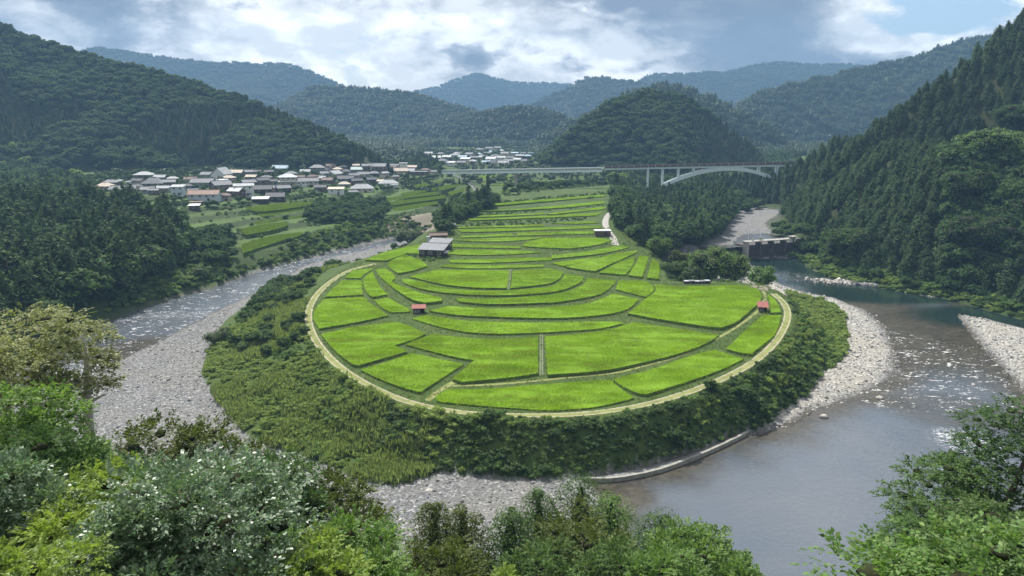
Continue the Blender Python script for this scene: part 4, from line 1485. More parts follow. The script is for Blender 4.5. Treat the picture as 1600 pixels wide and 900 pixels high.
# approach girders (front and back), deck slab, rail
for s in (1, -1):
    bpart('girder', lambda q: q.beam(dA + side2 * s * 3 - Z * 1.15, dB + side2 * s * 3 - Z * 1.15, .5, 2.3), M['steel'])
    bpart('girder_flange', lambda q: q.beam(dA + side2 * s * 3.1 - Z * 2.35, dB + side2 * s * 3.1 - Z * 2.35, .9, .14), M['steel'])
bpart('deck_slab', lambda q: q.beam(dA + Z * .25, dB + Z * .25, DW, .5), M['concrete'])
for s in (1, -1):
    bpart('guard_rail', lambda q: q.beam(dA + side2 * s * 3.9 + Z * 1.3, dB + side2 * s * 3.9 + Z * 1.3, .16, .5), M['steel'])
    bpart('kerb', lambda q: q.beam(dA + side2 * s * 3.85 + Z * .68, dB + side2 * s * 3.85 + Z * .68, .3, .34), M['concrete'])
# main span
bpart('deck_slab', lambda q: q.beam(dB + Z * 1.1, dC + Z * 1.1, DW, .5), M['asphalt'])
for s in (1, -1):
    bpart('girder', lambda q: q.beam(dB + side * s * 3 + Z * .25, dC + side * s * 3 - Z * .1, .5, 1.9), M['steel'])
    bpart('railing', lambda q: q.beam(dB + side * s * 3.95 + Z * 2.1, dC + side * s * 3.95 + Z * 2.1, .18, 1.5), M['rail'])
    for k in range(29):
        bpart('rail_post', lambda q: q.box(dB.lerp(dC, k / 28) + side * s * 4.1 + Z * 2.0, (.22, .22, 1.8)), M['steel'])


def u_of_px(px):
    best, bu = 1e9, 0
    for i in range(401):
        u = i / 400
        p = on_deck(u) + bo
        q = project(p[0], p[1], p[2])[0]
        if abs(q - px) < best: best, bu = abs(q - px), u
    return bu


def drop_for(px, py):
    u = u_of_px(px)
    p = on_deck(u) + bo
    d = at_d(px, py, p[1])
    return u, p[2] - d[2]


arch_rows = [(1038, 289), (1060, 279.5), (1085, 271.5), (1110, 266), (1130, 263.6), (1150, 264), (1175, 267.5), (1200, 275), (1215, 281), (1230, 289)]
arch = [drop_for(a, b) for a, b in arch_rows]
us = np.array([a for a, _ in arch]); ds = np.array([b for _, b in arch])
cf = np.polyfit(us, ds, 4)
uu = np.linspace(us[0], us[-1], 25)
rise = np.polyval(cf, uu)
for s in (1, -1):
    def rib(q):
        for i in range(24):
            a = on_deck(uu[i]) + side * s * 2.6 - Z * rise[i]; b = on_deck(uu[i + 1]) + side * s * 2.6 - Z * rise[i + 1]
            q.beam(a, b, 1.1, 2.9)
    bpart('arch_rib', rib, M['steel'])
for i in range(2, 23, 3):
    bpart('cross_brace', lambda q: q.beam(on_deck(uu[i]) + side * 2.2 - Z * rise[i], on_deck(uu[i]) - side * 2.2 - Z * rise[i], .35, .5), M['steel'])
for px in (1013, 1036, 1060, 1084, 1108, 1160, 1186, 1214, 1242):
    u = u_of_px(px)
    if us[0] < u < us[-1]:
        low_ = np.polyval(cf, u) - .6
    else:
        g = on_deck(u) + bo
        low_ = min(max(g[2] - land1(g[0], g[1]) + 1, 6), 17)
    for s in (1, -1):
        bpart('column', lambda q: q.beam(on_deck(u) + side * s * 2.6 - Z * .3, on_deck(u) + side * s * 2.6 - Z * low_, 1.05, 1.0), M['steel'])
    if low_ > 6:
        for zz in (.35, .68, .97):
            bpart('column_tie', lambda q: q.beam(on_deck(u) + side * 2.4 - Z * low_ * zz, on_deck(u) - side * 2.4 - Z * low_ * zz, .3, .4), M['steel'])
u = u_of_px(1134)
bpart('crown_plate', lambda q: q.beam(on_deck(u - .028) + side * 2.75 - Z * 1.2, on_deck(u + .028) + side * 2.75 - Z * 1.2, .6, 2.2), M['steel'])
for uq in (us[0], us[-1]):
    p = on_deck(uq) - Z * (np.polyval(cf, uq) + 2.0)
    bpart('abutment', lambda q: q.box(p, (5, 8, 5), 0, .7), M['concrete'])
# pier below the approach
t_ = (812 - 694) / (944 - 694)
pp = dA.lerp(dB, t_ * 1.04)
g = pp + bo
gz = land1(g[0], g[1]) - bo[2] - 1
bpart('pier', lambda q: q.box((pp.x, pp.y, (pp.z - 2.4 + gz) / 2), (3.2, 4.5, pp.z - 2.4 - gz), 0, .92), M['concrete'])
bpart('pier_cap', lambda q: q.box((pp.x, pp.y, pp.z - 2.9), (4.4, 7.4, .9)), M['concrete'])

# ------------------------------------------------------------------ houses
def roof_mat(name, col, rough=0.7):
    return plain(name, col, rough, 0.22, 0.22, 0.5)


M['r_grey'] = roof_mat('grey_tiles', (0.20, 0.21, 0.23)); M['r_dark'] = roof_mat('dark_tiles', (0.085, 0.09, 0.10))
M['r_pale'] = roof_mat('pale_roofing', (0.36, 0.38, 0.40)); M['r_white'] = roof_mat('white_roofing', (0.56, 0.58, 0.60))
M['r_brown'] = roof_mat('terracotta_roofing', (0.25, 0.17, 0.135)); M['r_blue'] = roof_mat('pale_blue_roofing', (0.36, 0.47, 0.56))
M['r_green'] = roof_mat('pale_green_roofing', (0.42, 0.52, 0.48)); M['r_beige'] = roof_mat('beige_roofing', (0.50, 0.44, 0.37))
M['r_red'] = roof_mat('red_roofing', (0.28, 0.105, 0.09), .75); M['r_rust'] = roof_mat('rusty_roofing', (0.16, 0.115, 0.095), .7)
M['w_white'] = plain('white_plaster', (0.66, 0.68, 0.70), .8, .2, .08); M['w_cream'] = plain('cream_plaster', (0.52, 0.47, 0.40), .8, .2, .1)
M['w_blue'] = plain('pale_blue_siding', (0.50, 0.57, 0.64), .7, .3, .08); M['w_brown'] = plain('brown_boards', (0.13, 0.10, 0.08), .85, .2, .3)
M['w_dark'] = plain('black_boards', (0.055, 0.05, 0.048), .85, .2, .3); M['w_red'] = plain('dark_red_boards', (0.12, 0.07, 0.06), .85, .2, .2)
M['w_pink'] = plain('pinkish_plaster', (0.45, 0.36, 0.34), .8, .2, .1); M['w_grey'] = plain('grey_siding', (0.28, 0.29, 0.30), .8, .2, .12)
for k_ in ('r_grey', 'r_dark', 'r_pale', 'r_brown', 'r_beige', 'r_green', 'r_blue'):
    pass
HOUSE_XY = []
_win = {}


def window_mesh(ww, wh):
    k = (round(ww, 1), round(wh, 1))
    if k not in _win:
        m = MB()
        m.box((0, .02, 0), (ww, .06, wh))
        _win[k] = m.mesh('window', M['glass'])
        f = MB()
        for s in (-1, 1):
            f.box((s * ww / 2, 0, 0), (.10, .14, wh + .2)); f.box((0, 0, s * (wh / 2 + .05)), (ww - .11, .13, .10))
        f.box((0, -.005, 0), (.07, .1, wh - .02))
        _win[k + ('f',)] = f.mesh('frame', M['w_white'])
    return _win[k], _win[k + ('f',)]


def roof_shape(m, kind, wd, dp, z, h, over, th=.22):
    a, b = wd / 2 + over, dp / 2 + over
    if kind == 'gable':           # ridge along x
        pts = [(-a, -b, z), (a, -b, z), (a, 0, z + h), (-a, 0, z + h), (a, b, z), (-a, b, z)]
        up = [(x, y, q + th) for x, y, q in pts]
        m.add(pts + up, [(1, 0, 3, 2), (4, 2, 3, 5)[::1], (6, 7, 8, 9), (9, 8, 10, 11), (0, 1, 7, 6), (4, 5, 11, 10), (1, 2, 8, 7), (2, 4, 10, 8), (3, 0, 6, 9), (5, 3, 9, 11)])
    elif kind == 'hip':
        r = max(a - b * .95, a * .22)
        pts = [(-a, -b, z), (a, -b, z), (a, b, z), (-a, b, z), (-r, 0, z + h), (r, 0, z + h)]
        low_ = [(x, y, z - th) for x, y, _ in pts[:4]]
        m.add(pts + low_, [(0, 1, 5, 4), (1, 2, 5), (2, 3, 4, 5), (3, 0, 4), (0, 6, 7, 1), (1, 7, 8, 2), (2, 8, 9, 3), (3, 9, 6, 0), (9, 8, 7, 6)])
    elif kind == 'shed':
        pts = [(-a, -b, z), (a, -b, z), (a, b, z + h), (-a, b, z + h)]
        up = [(x, y, q + th) for x, y, q in pts]
        m.add(pts + up, [(3, 2, 1, 0), (4, 5, 6, 7), (0, 1, 5, 4), (1, 2, 6, 5), (2, 3, 7, 6), (3, 0, 4, 7)])
    else:
        m.box((0, 0, z + .15), (wd + over * 1.4, dp + over * 1.4, .35))


def house(name, P, wd, dp, wallh, kind, roofm, wallm, yaw, label, cat='house', group=None, nwin=3, roofh=None, skirt=None, annex=False, over=.75, door=True, storeys=1):
    root = empty(name, P, yaw, label, cat, group)
    HOUSE_XY.append((P[0], P[1], max(wd, dp) * .62))
    roofh = roofh if roofh is not None else dp * (.30 if kind != 'shed' else .16)
    m = MB(); m.box((0, 0, wallh / 2 - .6), (wd, dp, wallh + 1.2))
    if kind == 'gable':
        m.add([(-wd / 2, -dp / 2, wallh), (-wd / 2, dp / 2, wallh), (-wd / 2, 0, wallh + roofh * .93), (wd / 2, -dp / 2, wallh), (wd / 2, dp / 2, wallh), (wd / 2, 0, wallh + roofh * .93)],
              [(0, 2, 1), (3, 4, 5)])
    if kind == 'shed':
        m.add([(-wd / 2, -dp / 2, wallh), (-wd / 2, dp / 2, wallh), (-wd / 2, dp / 2, wallh + roofh), (wd / 2, -dp / 2, wallh), (wd / 2, dp / 2, wallh), (wd / 2, dp / 2, wallh + roofh)],
              [(0, 2, 1), (3, 4, 5), (1, 2, 5, 4)])
    m.build('wall', M[wallm], root)
    m = MB(); roof_shape(m, kind, wd, dp, wallh + .02, roofh, over)
    ro = m.build('roof', M[roofm], root)
    if kind in ('gable', 'hip') and wd > 6:
        m = MB()
        r = wd / 2 + over if kind == 'gable' else max((wd / 2 + over) - (dp / 2 + over) * .95, (wd / 2 + over) * .22)
        m.box((0, 0, wallh + roofh + (.30 if kind == 'gable' else .1)), (2 * r, .45, .35))
        m.build('ridge', M[roofm], ro)
    if skirt:
        m = MB(); z = skirt
        a0, b0, a1, b1 = wd / 2 - .02, dp / 2 - .02, wd / 2 + 1.5, dp / 2 + 1.5
        q = [(-a0, -b0, z + .75), (a0, -b0, z + .75), (a0, b0, z + .75), (-a0, b0, z + .75), (-a1, -b1, z), (a1, -b1, z), (a1, b1, z), (-a1, b1, z)]
        m.add(q + [(x, y, z_ - .2) for x, y, z_ in q], [(0, 4, 5, 1), (1, 5, 6, 2), (2, 6, 7, 3), (3, 7, 4, 0), (8, 9, 13, 12), (9, 10, 14, 13), (10, 11, 15, 14), (11, 8, 12, 15), (4, 12, 13, 5), (5, 13, 14, 6), (6, 14, 15, 7), (7, 15, 12, 4)])
        m.build('lower_roof', M[roofm], root)
    if nwin:
        ww = min(1.7, wd / (nwin + 1) * .8); wh = 1.15
        wm, fm = window_mesh(ww, wh)
        floors = [(wallh - 1.25)] + ([1.5] if storeys > 1 else [])
        for zz in floors:
            for k in range(nwin):
                xx = -wd / 2 + (k + .5 + .12 * math.sin(k * 5 + wd)) * wd / nwin
                wo_ = link('window', wm, root, (xx, -dp / 2 - .03, zz))
                link('frame', fm, wo_)
        wo_ = link('window', wm, root, (wd / 2 + .03, dp * .1, floors[0]), math.pi / 2)
        link('frame', fm, wo_)
        wo_ = link('window', wm, root, (-wd / 2 - .03, -dp * .1, floors[0]), -math.pi / 2)
        link('frame', fm, wo_)
    if door and wd > 5:
        m = MB(); m.box((wd * .18, -dp / 2 - .05, 1.0), (1.7, .09, 2.0)); m.build('door', M['wood'], root)
    if annex:
        m = MB(); m.box((wd * .30, -dp / 2 - 1.5, 1.0), (wd * .36, 2.95, 2.9)); m.build('porch', M[wallm], root)
        m = MB(); m.add([(wd * .10, -dp / 2 - 3.5, 2.45), (wd * .5, -dp / 2 - 3.5, 2.45), (wd * .5, -dp / 2 - .06, 3.2), (wd * .10, -dp / 2 - .06, 3.2),
                         (wd * .10, -dp / 2 - 3.5, 2.6), (wd * .5, -dp / 2 - 3.5, 2.6), (wd * .5, -dp / 2 - .06, 3.35), (wd * .10, -dp / 2 - .06, 3.35)],
                        [(3, 2, 1, 0), (4, 5, 6, 7), (0, 1, 5, 4), (1, 2, 6, 5), (2, 3, 7, 6), (3, 0, 4, 7)])
        m.build('porch_roof', M[roofm], root)
    return root


# (px, py of the foot, width in px, wall height, roof kind, roof, wall, turn, label, extras)
VILLAGE = [
 (222, 279, 27, 3.2, 'hip', 'r_pale', 'w_brown', .05, "broad hall with a silver grey hipped roof, highest above the dark cedars", dict(skirt=None, roofh=3.0, over=1.5)),
 (236, 293, 30, 3.0, 'hip', 'r_grey', 'w_brown', .15, "house with the big dark pyramid roof below the silver roofed hall", dict(roofh=5.0)),
 (248, 283, 17, 3.0, 'gable', 'r_pale', 'w_brown', .1, "small house with a plain pale ridge roof right of the silver roofed hall", {}),
 (160, 298, 24, 3.2, 'hip', 'r_beige', 'w_cream', .1, "cream walled house with a flat hipped beige roof beside the bare hillock", {}),
 (143, 308, 23, 3.0, 'gable', 'r_grey', 'w_dark', -.2, "low black walled house with a slate blue roof at the village's open end", {}),
 (147, 320, 28, 3.0, 'gable', 'r_white', 'w_cream', .1, "long white roofed building directly behind the dark cedar grove", {}),
 (182, 303, 24, 3.0, 'gable', 'r_grey', 'w_cream', .05, "grey roofed house between the beige hipped roof and the cedar tip", {}),
 (180, 316, 13, 2.6, 'shed', 'r_white', 'w_white', -.1, "small lean-to with a bright white roof half sunk in the cedars", {}),
 (201, 290, 9, 3.0, 'flat', 'r_white', 'w_white', .2, "little square white hut beside the pale kiosk on the upper lane", dict(nwin=1)),
 (186, 288, 7, 2.8, 'shed', 'r_pale', 'w_white', 0, "tiny pale kiosk above the cream walled house", dict(nwin=1, door=False)),
 (276, 305, 19, 5.6, 'shed', 'r_pale', 'w_blue', .1, "two storey pale blue block just left of the tallest utility pole", dict(storeys=2, nwin=2)),
 (253, 301, 17, 3.0, 'gable', 'r_pale', 'w_grey', .3, "grey cottage with a pale roof peeping over the grove's crest", {}),
 (316, 314, 47, 4.2, 'gable', 'r_brown', 'w_blue', .12, "long pale blue building with four windows and a terracotta roof", dict(nwin=4, roofh=3.0)),
 (302, 328, 15, 2.6, 'shed', 'r_white', 'w_red', .15, "dark red shed under a tilted white sheet roof below the long blue building", dict(nwin=1)),
 (304, 321, 19, 2.0, 'flat', 'r_rust', 'w_dark', .1, "flat rusty awning between the long blue building and the dark red shed", dict(nwin=0, door=False)),
 (314, 293, 34, 3.6, 'gable', 'r_grey', 'w_grey', .1, "wide grey ridge roofed house behind the long blue building", {}),
 (343, 281, 22, 4.4, 'gable', 'r_pale', 'w_white', 1.45, "white house with a steep pale gable turned to the valley", dict(roofh=6.5)),
 (368, 277, 19, 4.0, 'gable', 'r_beige', 'w_brown', .05, "brown house with a tan roof right of the steep white gable", {}),
 (400, 274, 13, 3.0, 'gable', 'r_dark', 'w_brown', .1, "small dark roofed house alone under the forest edge", {}),
 (378, 306, 30, 7.0, 'gable', 'r_pale', 'w_white', .35, "tall plain white two storey building in the middle of the village", dict(storeys=2, nwin=3, roofh=1.6)),
 (344, 288, 17, 2.6, 'shed', 'r_white', 'w_white', .2, "bright white flat roof wedged behind the tall white building", {}),
 (341, 298, 22, 4.0, 'gable', 'r_grey', 'w_brown', .8, "brown house with a grey gable touching the terracotta roof", {}),
 (367, 307, 22, 3.6, 'gable', 'r_white', 'w_red', -.3, "brownish red house under a shiny white ridge roof", {}),
 (349, 314, 17, 3.8, 'hip', 'r_rust', 'w_pink', .2, "pinkish house with a rusty roof at the field's edge", {}),
 (408, 291, 19, 4.6, 'gable', 'r_dark', 'w_brown', .7, "tall dark brown house behind the long charcoal barn", dict(storeys=2, nwin=2)),
 (408, 302, 27, 2.8, 'gable', 'r_dark', 'w_dark', .25, "long charcoal barn right of the tall white building", dict(nwin=2)),
 (405, 317, 25, 2.6, 'shed', 'r_white', 'w_dark', .15, "open black shed with a white lean-to roof over the first fields", dict(nwin=0)),
 (428, 315, 28, 3.2, 'gable', 'r_dark', 'w_dark', .2, "black barn adjoining the open white roofed shed", dict(nwin=2)),
 (437, 268, 25, 3.0, 'gable', 'r_blue', 'w_grey', .1, "house with a light sky blue roof at the forest edge", {}),
 (448, 290, 26, 6.8, 'hip', 'r_white', 'w_cream', .25, "three tier cream house with stacked white eaves", dict(storeys=2, skirt=3.6)),
 (462, 293, 25, 4.6, 'gable', 'r_grey', 'w_white', .55, "white house with a broad grey gable facing the fields", dict(annex=True)),
 (484, 292, 22, 4.6, 'gable', 'r_grey', 'w_cream', .35, "twin of the white gabled house, cream walled, on its valley side", dict(annex=True)),
 (494, 269, 23, 4.4, 'hip', 'r_grey', 'w_brown', .1, "brown two tier house with a grey cap roof near the forest", dict(skirt=2.4)),
 (520, 278, 18, 3.6, 'gable', 'r_pale', 'w_pink', 1.2, "pink walled house showing a pale gable end", {}),
 (506, 276, 14, 3.0, 'gable', 'r_grey', 'w_grey', .4, "squat grey house tucked beside the pink gable", {}),
 (538, 274, 19, 3.8, 'hip', 'r_dark', 'w_brown', .2, "dark hipped house between the pink and the pale green roofs", {}),
 (557, 271, 18, 3.6, 'gable', 'r_green', 'w_brown', .1, "house with a pale sea green ridge roof", {}),
 (566, 278, 17, 3.4, 'gable', 'r_grey', 'w_grey', .3, "grey house just below the sea green roof", {}),
 (512, 287, 17, 3.0, 'gable', 'r_rust', 'w_brown', -.2, "house with rust coloured tiles above the low white store", {}),
 (539, 285, 25, 3.0, 'gable', 'r_dark', 'w_dark', .1, "wide black roofed farmhouse in the village's dense middle", {}),
 (524, 304, 24, 4.2, 'shed', 'r_beige', 'w_white', .1, "low white store with a beige roof by the dark trees", dict(nwin=2)),
 (537, 293, 17, 3.0, 'hip', 'r_beige', 'w_grey', .2, "grey house with a sand coloured hipped roof behind the low white store", {}),
 (564, 301, 36, 3.4, 'hip', 'r_pale', 'w_cream', .15, "large long building with a wide pale grey roof", dict(nwin=4, roofh=4.0)),
 (579, 286, 16, 3.0, 'gable', 'r_dark', 'w_dark', .5, "dark house squeezed behind the large pale grey roof", {}),
 (606, 292, 30, 3.2, 'hip', 'r_pale', 'w_white', .2, "white walled house with a layered silver roof nearest the terraced fields", dict(annex=True, roofh=3.4)),
 (572, 265, 15, 3.4, 'gable', 'r_grey', 'w_brown', .3, "upper brown house left of the cluster by the white tower block", {}),
 (592, 266, 22, 3.6, 'gable', 'r_grey', 'w_brown', -.1, "brown house with a wide grey roof below the white tower block's trees", {}),
 (630, 266, 12, 7.5, 'flat', 'r_white', 'w_white', .2, "narrow white tower block at the village's far end", dict(nwin=1, storeys=2)),
 (624, 272, 23, 3.0, 'gable', 'r_beige', 'w_cream', .3, "beige roofed house in front of the narrow white tower block", {}),
 (655, 274, 30, 3.6, 'flat', 'r_grey', 'w_brown', .1, "last big flat roofed brown building beside the bridge end", dict(over=1.6)),
 (62, 297, 20, 3.0, 'gable', 'r_white', 'w_cream', .1, "secluded white roofed house in the forest gap far from the rest", {}),
 (75, 284, 18, 3.0, 'gable', 'r_grey', 'w_grey', .1, "secluded grey roofed house above the white roofed one in the forest gap", {}),
]
for (px, py, wpx, wh, kind, rm, wm_, yaw, lab, ex) in VILLAGE:
    P = hit(px, py)
    dist = P[1]
    wd = max(3.0, wpx * dist / F * (0.9 if ex.get('over') else 0.95))
    if abs(math.sin(yaw)) > .7:
        dp = wd; wd = dp * 1.3
    else:
        dp = min(wd * .78, 11) if kind != 'shed' else min(wd * .8, 7)
    wh = wh * 1.12
    house('house' if wpx > 16 else 'small_house', (P[0], P[1] + dp / 2, P[2] - .1), wd, dp, wh, kind, rm, wm_, yaw, lab, 'house' if 'shed' not in lab else 'shed', 'houses of the hillside village', **ex)

infill = [(262, 290), (288, 296), (300, 303), (330, 288), (352, 291), (386, 290), (392, 281), (415, 281), (424, 288), (426, 298), (440, 281), (470, 280), (508, 268), (528, 268), (550, 279), (556, 288), (584, 274), (600, 275), (612, 264), (618, 279), (644, 264), (196, 300), (210, 297), (228, 301), (500, 283), (488, 281), (120, 297), (133, 303), (170, 290), (214, 288), (240, 303), (268, 283), (296, 284), (322, 277), (356, 283), (384, 274), (420, 272), (454, 276), (476, 272), (516, 262), (536, 264), (556, 262), (584, 262), (604, 262), (616, 262), (640, 270), (664, 268), (676, 272), (596, 288), (552, 304), (500, 297), (440, 300)]
for i, (px, py) in enumerate(infill):
    P = hit(px, py + 2)
    wd = rng.uniform(7, 11); dp = wd * rng.uniform(.6, .8)
    house('house', (P[0], P[1] + dp / 2, P[2] - .1), wd, dp, rng.uniform(3.2, 4.6), ['gable', 'hip', 'gable'][i % 3], ['r_grey', 'r_dark', 'r_grey', 'r_pale', 'r_rust', 'r_grey', 'r_beige'][i % 7], ['w_brown', 'w_dark', 'w_cream', 'w_grey', 'w_pink'][i % 5],
          rng.uniform(-.3, .9), 'tile roofed house crowded in between the other houses of the village', 'house', 'houses crowded into the village', nwin=2)

# headland buildings
P = at_tilt(676, 402)
fh = house('farmhouse', (P[0], P[1] + 3.2, P[2]), 11.5, 7.0, 3.4, 'shed', 'r_grey', 'w_dark', -.22, 'dark wooden farmhouse with a sloping grey metal roof on the headland', 'house', None, nwin=3, roofh=1.8)
P2 = at_tilt(685, 396)
house('farm_annex', (P2[0] + .5, P2[1] + 8.5, P2[2] + .1), 9.5, 5.5, 4.0, 'shed', 'r_grey', 'w_dark', -.22, 'taller slate roofed wing close behind the headland farmhouse', 'house', None, nwin=2, roofh=1.3)
P3 = at_tilt(678, 378)
house('barn', (P3[0] + 1.5, P3[1] + 6, P3[2]), 8.5, 4.0, 2.6, 'gable', 'r_rust', 'w_brown', .25, 'small brown roofed barn behind the headland farmhouse', 'barn', None, nwin=1)
P4 = at_tilt(668, 386)
house('store_hut', (P4[0], P4[1] + 5, P4[2]), 1.8, 1.8, 4.2, 'flat', 'r_pale', 'w_blue', .1, 'narrow pale blue tank house beside the farmhouse roofs', 'hut', None, nwin=0, door=False, over=.2)
P5 = at_tilt(689, 402)
house('lean_to', (P5[0] + 1.0, P5[1] + 2, P5[2]), 3.2, 2.6, 1.9, 'shed', 'r_white', 'w_dark', -.3, 'tiny lean-to with a white roof at the farmhouse corner', 'shed', None, nwin=0, door=False, roofh=.5)
P6 = at_tilt(705, 357)
house('hut', (P6[0], P6[1], P6[2]), 3.6, 3.0, 2.0, 'gable', 'r_grey', 'w_dark', .3, 'lone tiny hut at the foot of the dark trees', 'hut', None, nwin=0, door=False)


def field_shed(P, wd, dp, h, roofm, yaw, label, kind='shed', rh=.7):
    root = empty('field_shed', P, yaw, label, 'shed', 'small sheds among the paddies')
    HOUSE_XY.append((P[0], P[1], wd * .7))
    m = MB(); m.box((0, dp / 2 - .12, h / 2), (wd - .1, .12, h)); m.build('back_wall', M['w_dark'], root)
    for s in (-1, 1):
        m = MB(); m.box((s * (wd / 2 - .12), 0, h / 2), (.12, dp - .4, h)); m.build('side_wall', M['w_dark'], root)
    for k in range(4):
        m = MB(); m.box((-wd / 2 + .2 + k * (wd - .4) / 3, -dp / 2 + .12, h / 2 - .1), (.16, .16, h)); m.build('post', M['wood'], root)
    m = MB(); m.box((-wd * .18, -dp / 2 + .3, h * .35), (wd * .5, .08, h * .7)); m.build('front_board', M['w_grey'], root)
    m = MB(); roof_shape(m, kind, wd, dp, h, rh, .45, .12); m.build('roof', M[roofm], root)
    for k in range(3):
        m = MB(); m.box((-wd / 2 + .5 + k * .9, .1, .35), (.7, .7, .7)); m.build('crate', M['wood'], root)
    return root


Pq = at_tilt(654, 490)
field_shed((Pq[0], Pq[1] + 1.2, Pq[2] + .1), 4.0, 2.4, 1.7, 'r_red', .12, 'small open shed with a faded red roof where the left paddy paths meet')
Pq = at_tilt(1193, 487)
field_shed((Pq[0], Pq[1] + 1.2, Pq[2] + .1), 2.8, 3.6, 1.6, 'r_red', -.25, 'hut with a tilted maroon red roof beside the ring path bend', 'shed', 1.1)
Pq = at_tilt(942, 370)
house('pale_shed', (Pq[0], Pq[1] + 2.5, Pq[2] + .1), 8.2, 4.6, 2.9, 'flat', 'r_white', 'w_brown', .02, 'brown boarded shed with a flat white roof at the lane bend', 'shed', None, nwin=0, over=.6)
# long low heap covered with white sheeting beside the round bushes
Pq = at_tilt(1090, 444)
ps = empty('covered_stack', (Pq[0], Pq[1] + 1.5, Pq[2]), .03, 'long low stack covered with pale sheeting under the trees', 'stack')
m = MB(); m.box((0, 0, .5), (10.5, 2.0, 1.0)); m.build('stacked_wood', M['w_dark'], ps)
for k in range(5):
    m = MB(); m.box((-4.2 + k * 2.1, -.1, 1.1 + .12 * math.sin(k * 2)), (1.95, 2.3, .14), .06 * math.sin(k * 3)); m.build('cover_sheet', M['r_grey'] if k % 2 else M['r_pale'], ps)

# far village beyond the bridge: tiny pale roofs
fv = [(672, 243), (690, 241), (700, 249), (712, 246), (724, 249), (716, 241), (735, 244), (728, 252), (742, 250), (748, 242), (756, 247), (762, 240), (768, 252), (775, 245), (770, 238), (782, 250),
      (790, 243), (780, 236), (797, 248), (804, 242), (812, 247), (818, 240), (808, 253), (795, 255), (760, 255), (740, 256), (722, 256), (705, 256), (816, 253), (824, 247), (786, 256), (750, 236), (683, 250), (693, 255), (830, 242), (778, 231), (765, 234)]
for i, (px, py) in enumerate(fv):
    P = hit(px, py + 2)
    dd = min(P[1], 1500)
    P = np.array([(px - 800) / F * dd * 1.0, dd, 0]); P[2] = land1(P[0], P[1])
    wd = rng.uniform(9, 14); dp = wd * .7
    house('distant_house', (P[0], P[1], P[2] - .3), wd, dp, rng.choice([3.4, 5.4]), ['gable', 'hip', 'gable', 'shed'][i % 4], ['r_pale', 'r_grey', 'r_white', 'r_grey', 'r_blue'][i % 5], ['w_white', 'w_cream', 'w_brown'][i % 3],
          rng.uniform(-.6, .6), 'small pale house in the distant village behind the bridge', 'house', 'houses of the distant village', nwin=2, door=False)

# utility poles
def pole(P, h, label):
    root = empty('utility_pole', P, rng.uniform(-.4, .4), label, 'utility pole', 'utility poles')
    m = MB(); m.tube([(0, 0, -.3), (0, 0, h)], [.17, .11], 8); m.build('pole', M['concrete'], root)
    for k in range(2):
        m = MB(); m.box((0, 0, h - .6 - k * .9), (1.9, .1, .12)); m.build('crossarm', M['concrete'], root)
    m = MB(); m.tube([(.35, 0, h - 3.2), (.35, 0, h - 2.2)], [.22, .22], 8); m.build('transformer', M['w_grey'], root)


for px, py, h, lab in ((294, 314, 20, 'tallest utility pole, rising beside the pale blue block'), (254, 285, 12, 'utility pole beside the silver roofed hall'),
                       (287, 358, 17, 'concrete utility pole in the grass gap right of the cedar grove'), (690, 262, 9, 'utility pole at the bridge end'),
                       (475, 268, 9, 'utility pole between the cream tiers and the brown two tier house')):
    P = hit(px, py)
    pole((P[0], P[1], P[2]), h, lab)

# road curving below the bridge end, with a guard rail
road_px = [(688, 268), (705, 273), (720, 278), (733, 285), (742, 293), (746, 300)]
RD = hit_poly(road_px)
ribbon('road', RD, [-2.2, 0, 2.2], 0.35, M['asphalt'], 'narrow road curving down below the bridge end', None, 'structure', zf=lambda a, b: land1(a, b))
gr_ = empty('guard_rail', (*RD[2], land1(*RD[2])), 0, 'white guard rail along the curving road below the bridge end', 'guard rail')
RDs = smooth_line(RD, 2); base = Vector((*RD[2], land1(*RD[2])))
for i in range(len(RDs) - 1):
    a = Vector((RDs[i][0] - 2.3, RDs[i][1] - .5, land1(*RDs[i]) + 1.2)); b = Vector((RDs[i + 1][0] - 2.3, RDs[i + 1][1] - .5, land1(*RDs[i + 1]) + 1.2))
    m = MB(); m.beam(a - base, b - base, .15, .5); m.build('rail', M['w_white'], gr_)
    m = MB(); m.box(a - base - Vector((0, 0, .7)), (.15, .15, 1.4)); m.build('post', M['w_white'], gr_)

# ------------------------------------------------------------------ stones
def stone_mesh(name, material, seed, sub=2, squash=.65, rough=.16):
    r = np.random.default_rng(seed)
    v, f = (ICO1, ICO2)[sub - 1]
    d = v * (1 + r.normal(0, rough, (len(v), 1)))
    d = d * np.array([1, r.uniform(.65, .95), squash]) * .5
    return mesh_np(name, d, f, material, False)


for (px, py, s, lab) in ((1246, 641, 2.4, 'pale rounded boulder at the water edge below the shrubby bank'), (1287, 651, 2.1, 'pale boulder standing alone in still shallow water'),
                         (1375, 622, 1.9, 'white topped boulder at the head of the still pool'), (672, 770, 2.4, 'large pale boulder on the near gravel bar'), (1450, 586, 1.2, 'white stone amid the rapids'),
                         (1370, 493, 1.1, 'small white stone off the tip of the stony bank'), (158, 503, 3.2, 'flat grey rock by the left river bank')):
    P = at_z(px, py, WATER + .2)
    b = link('boulder', stone_mesh('boulder', M['pale_stone'] if 'grey' not in lab else M['stone'], int(px), 2), None, P, px * .1)
    b.scale = (s, s, s)
    tag(b, lab, 'boulder', 'boulders along the river')
STN = [stone_mesh('river_stone', M['stone'], 300 + s, 1) for s in range(3)] + [stone_mesh('river_stone', M['pale_stone'], 310 + s, 1) for s in range(2)]
n = 150000
x = rng.uniform(-175, 190, n); y = rng.uniform(112, 480, n)
k = rng.random(n) < np.clip((230 / y) ** 1.2, 0, 1)
x, y = x[k], y[k]
px, py, _ = project(x, y, np.full(x.shape, -9.))
k = (px > -40) & (px < 1650) & (py < 930); x, y = x[k], y[k]
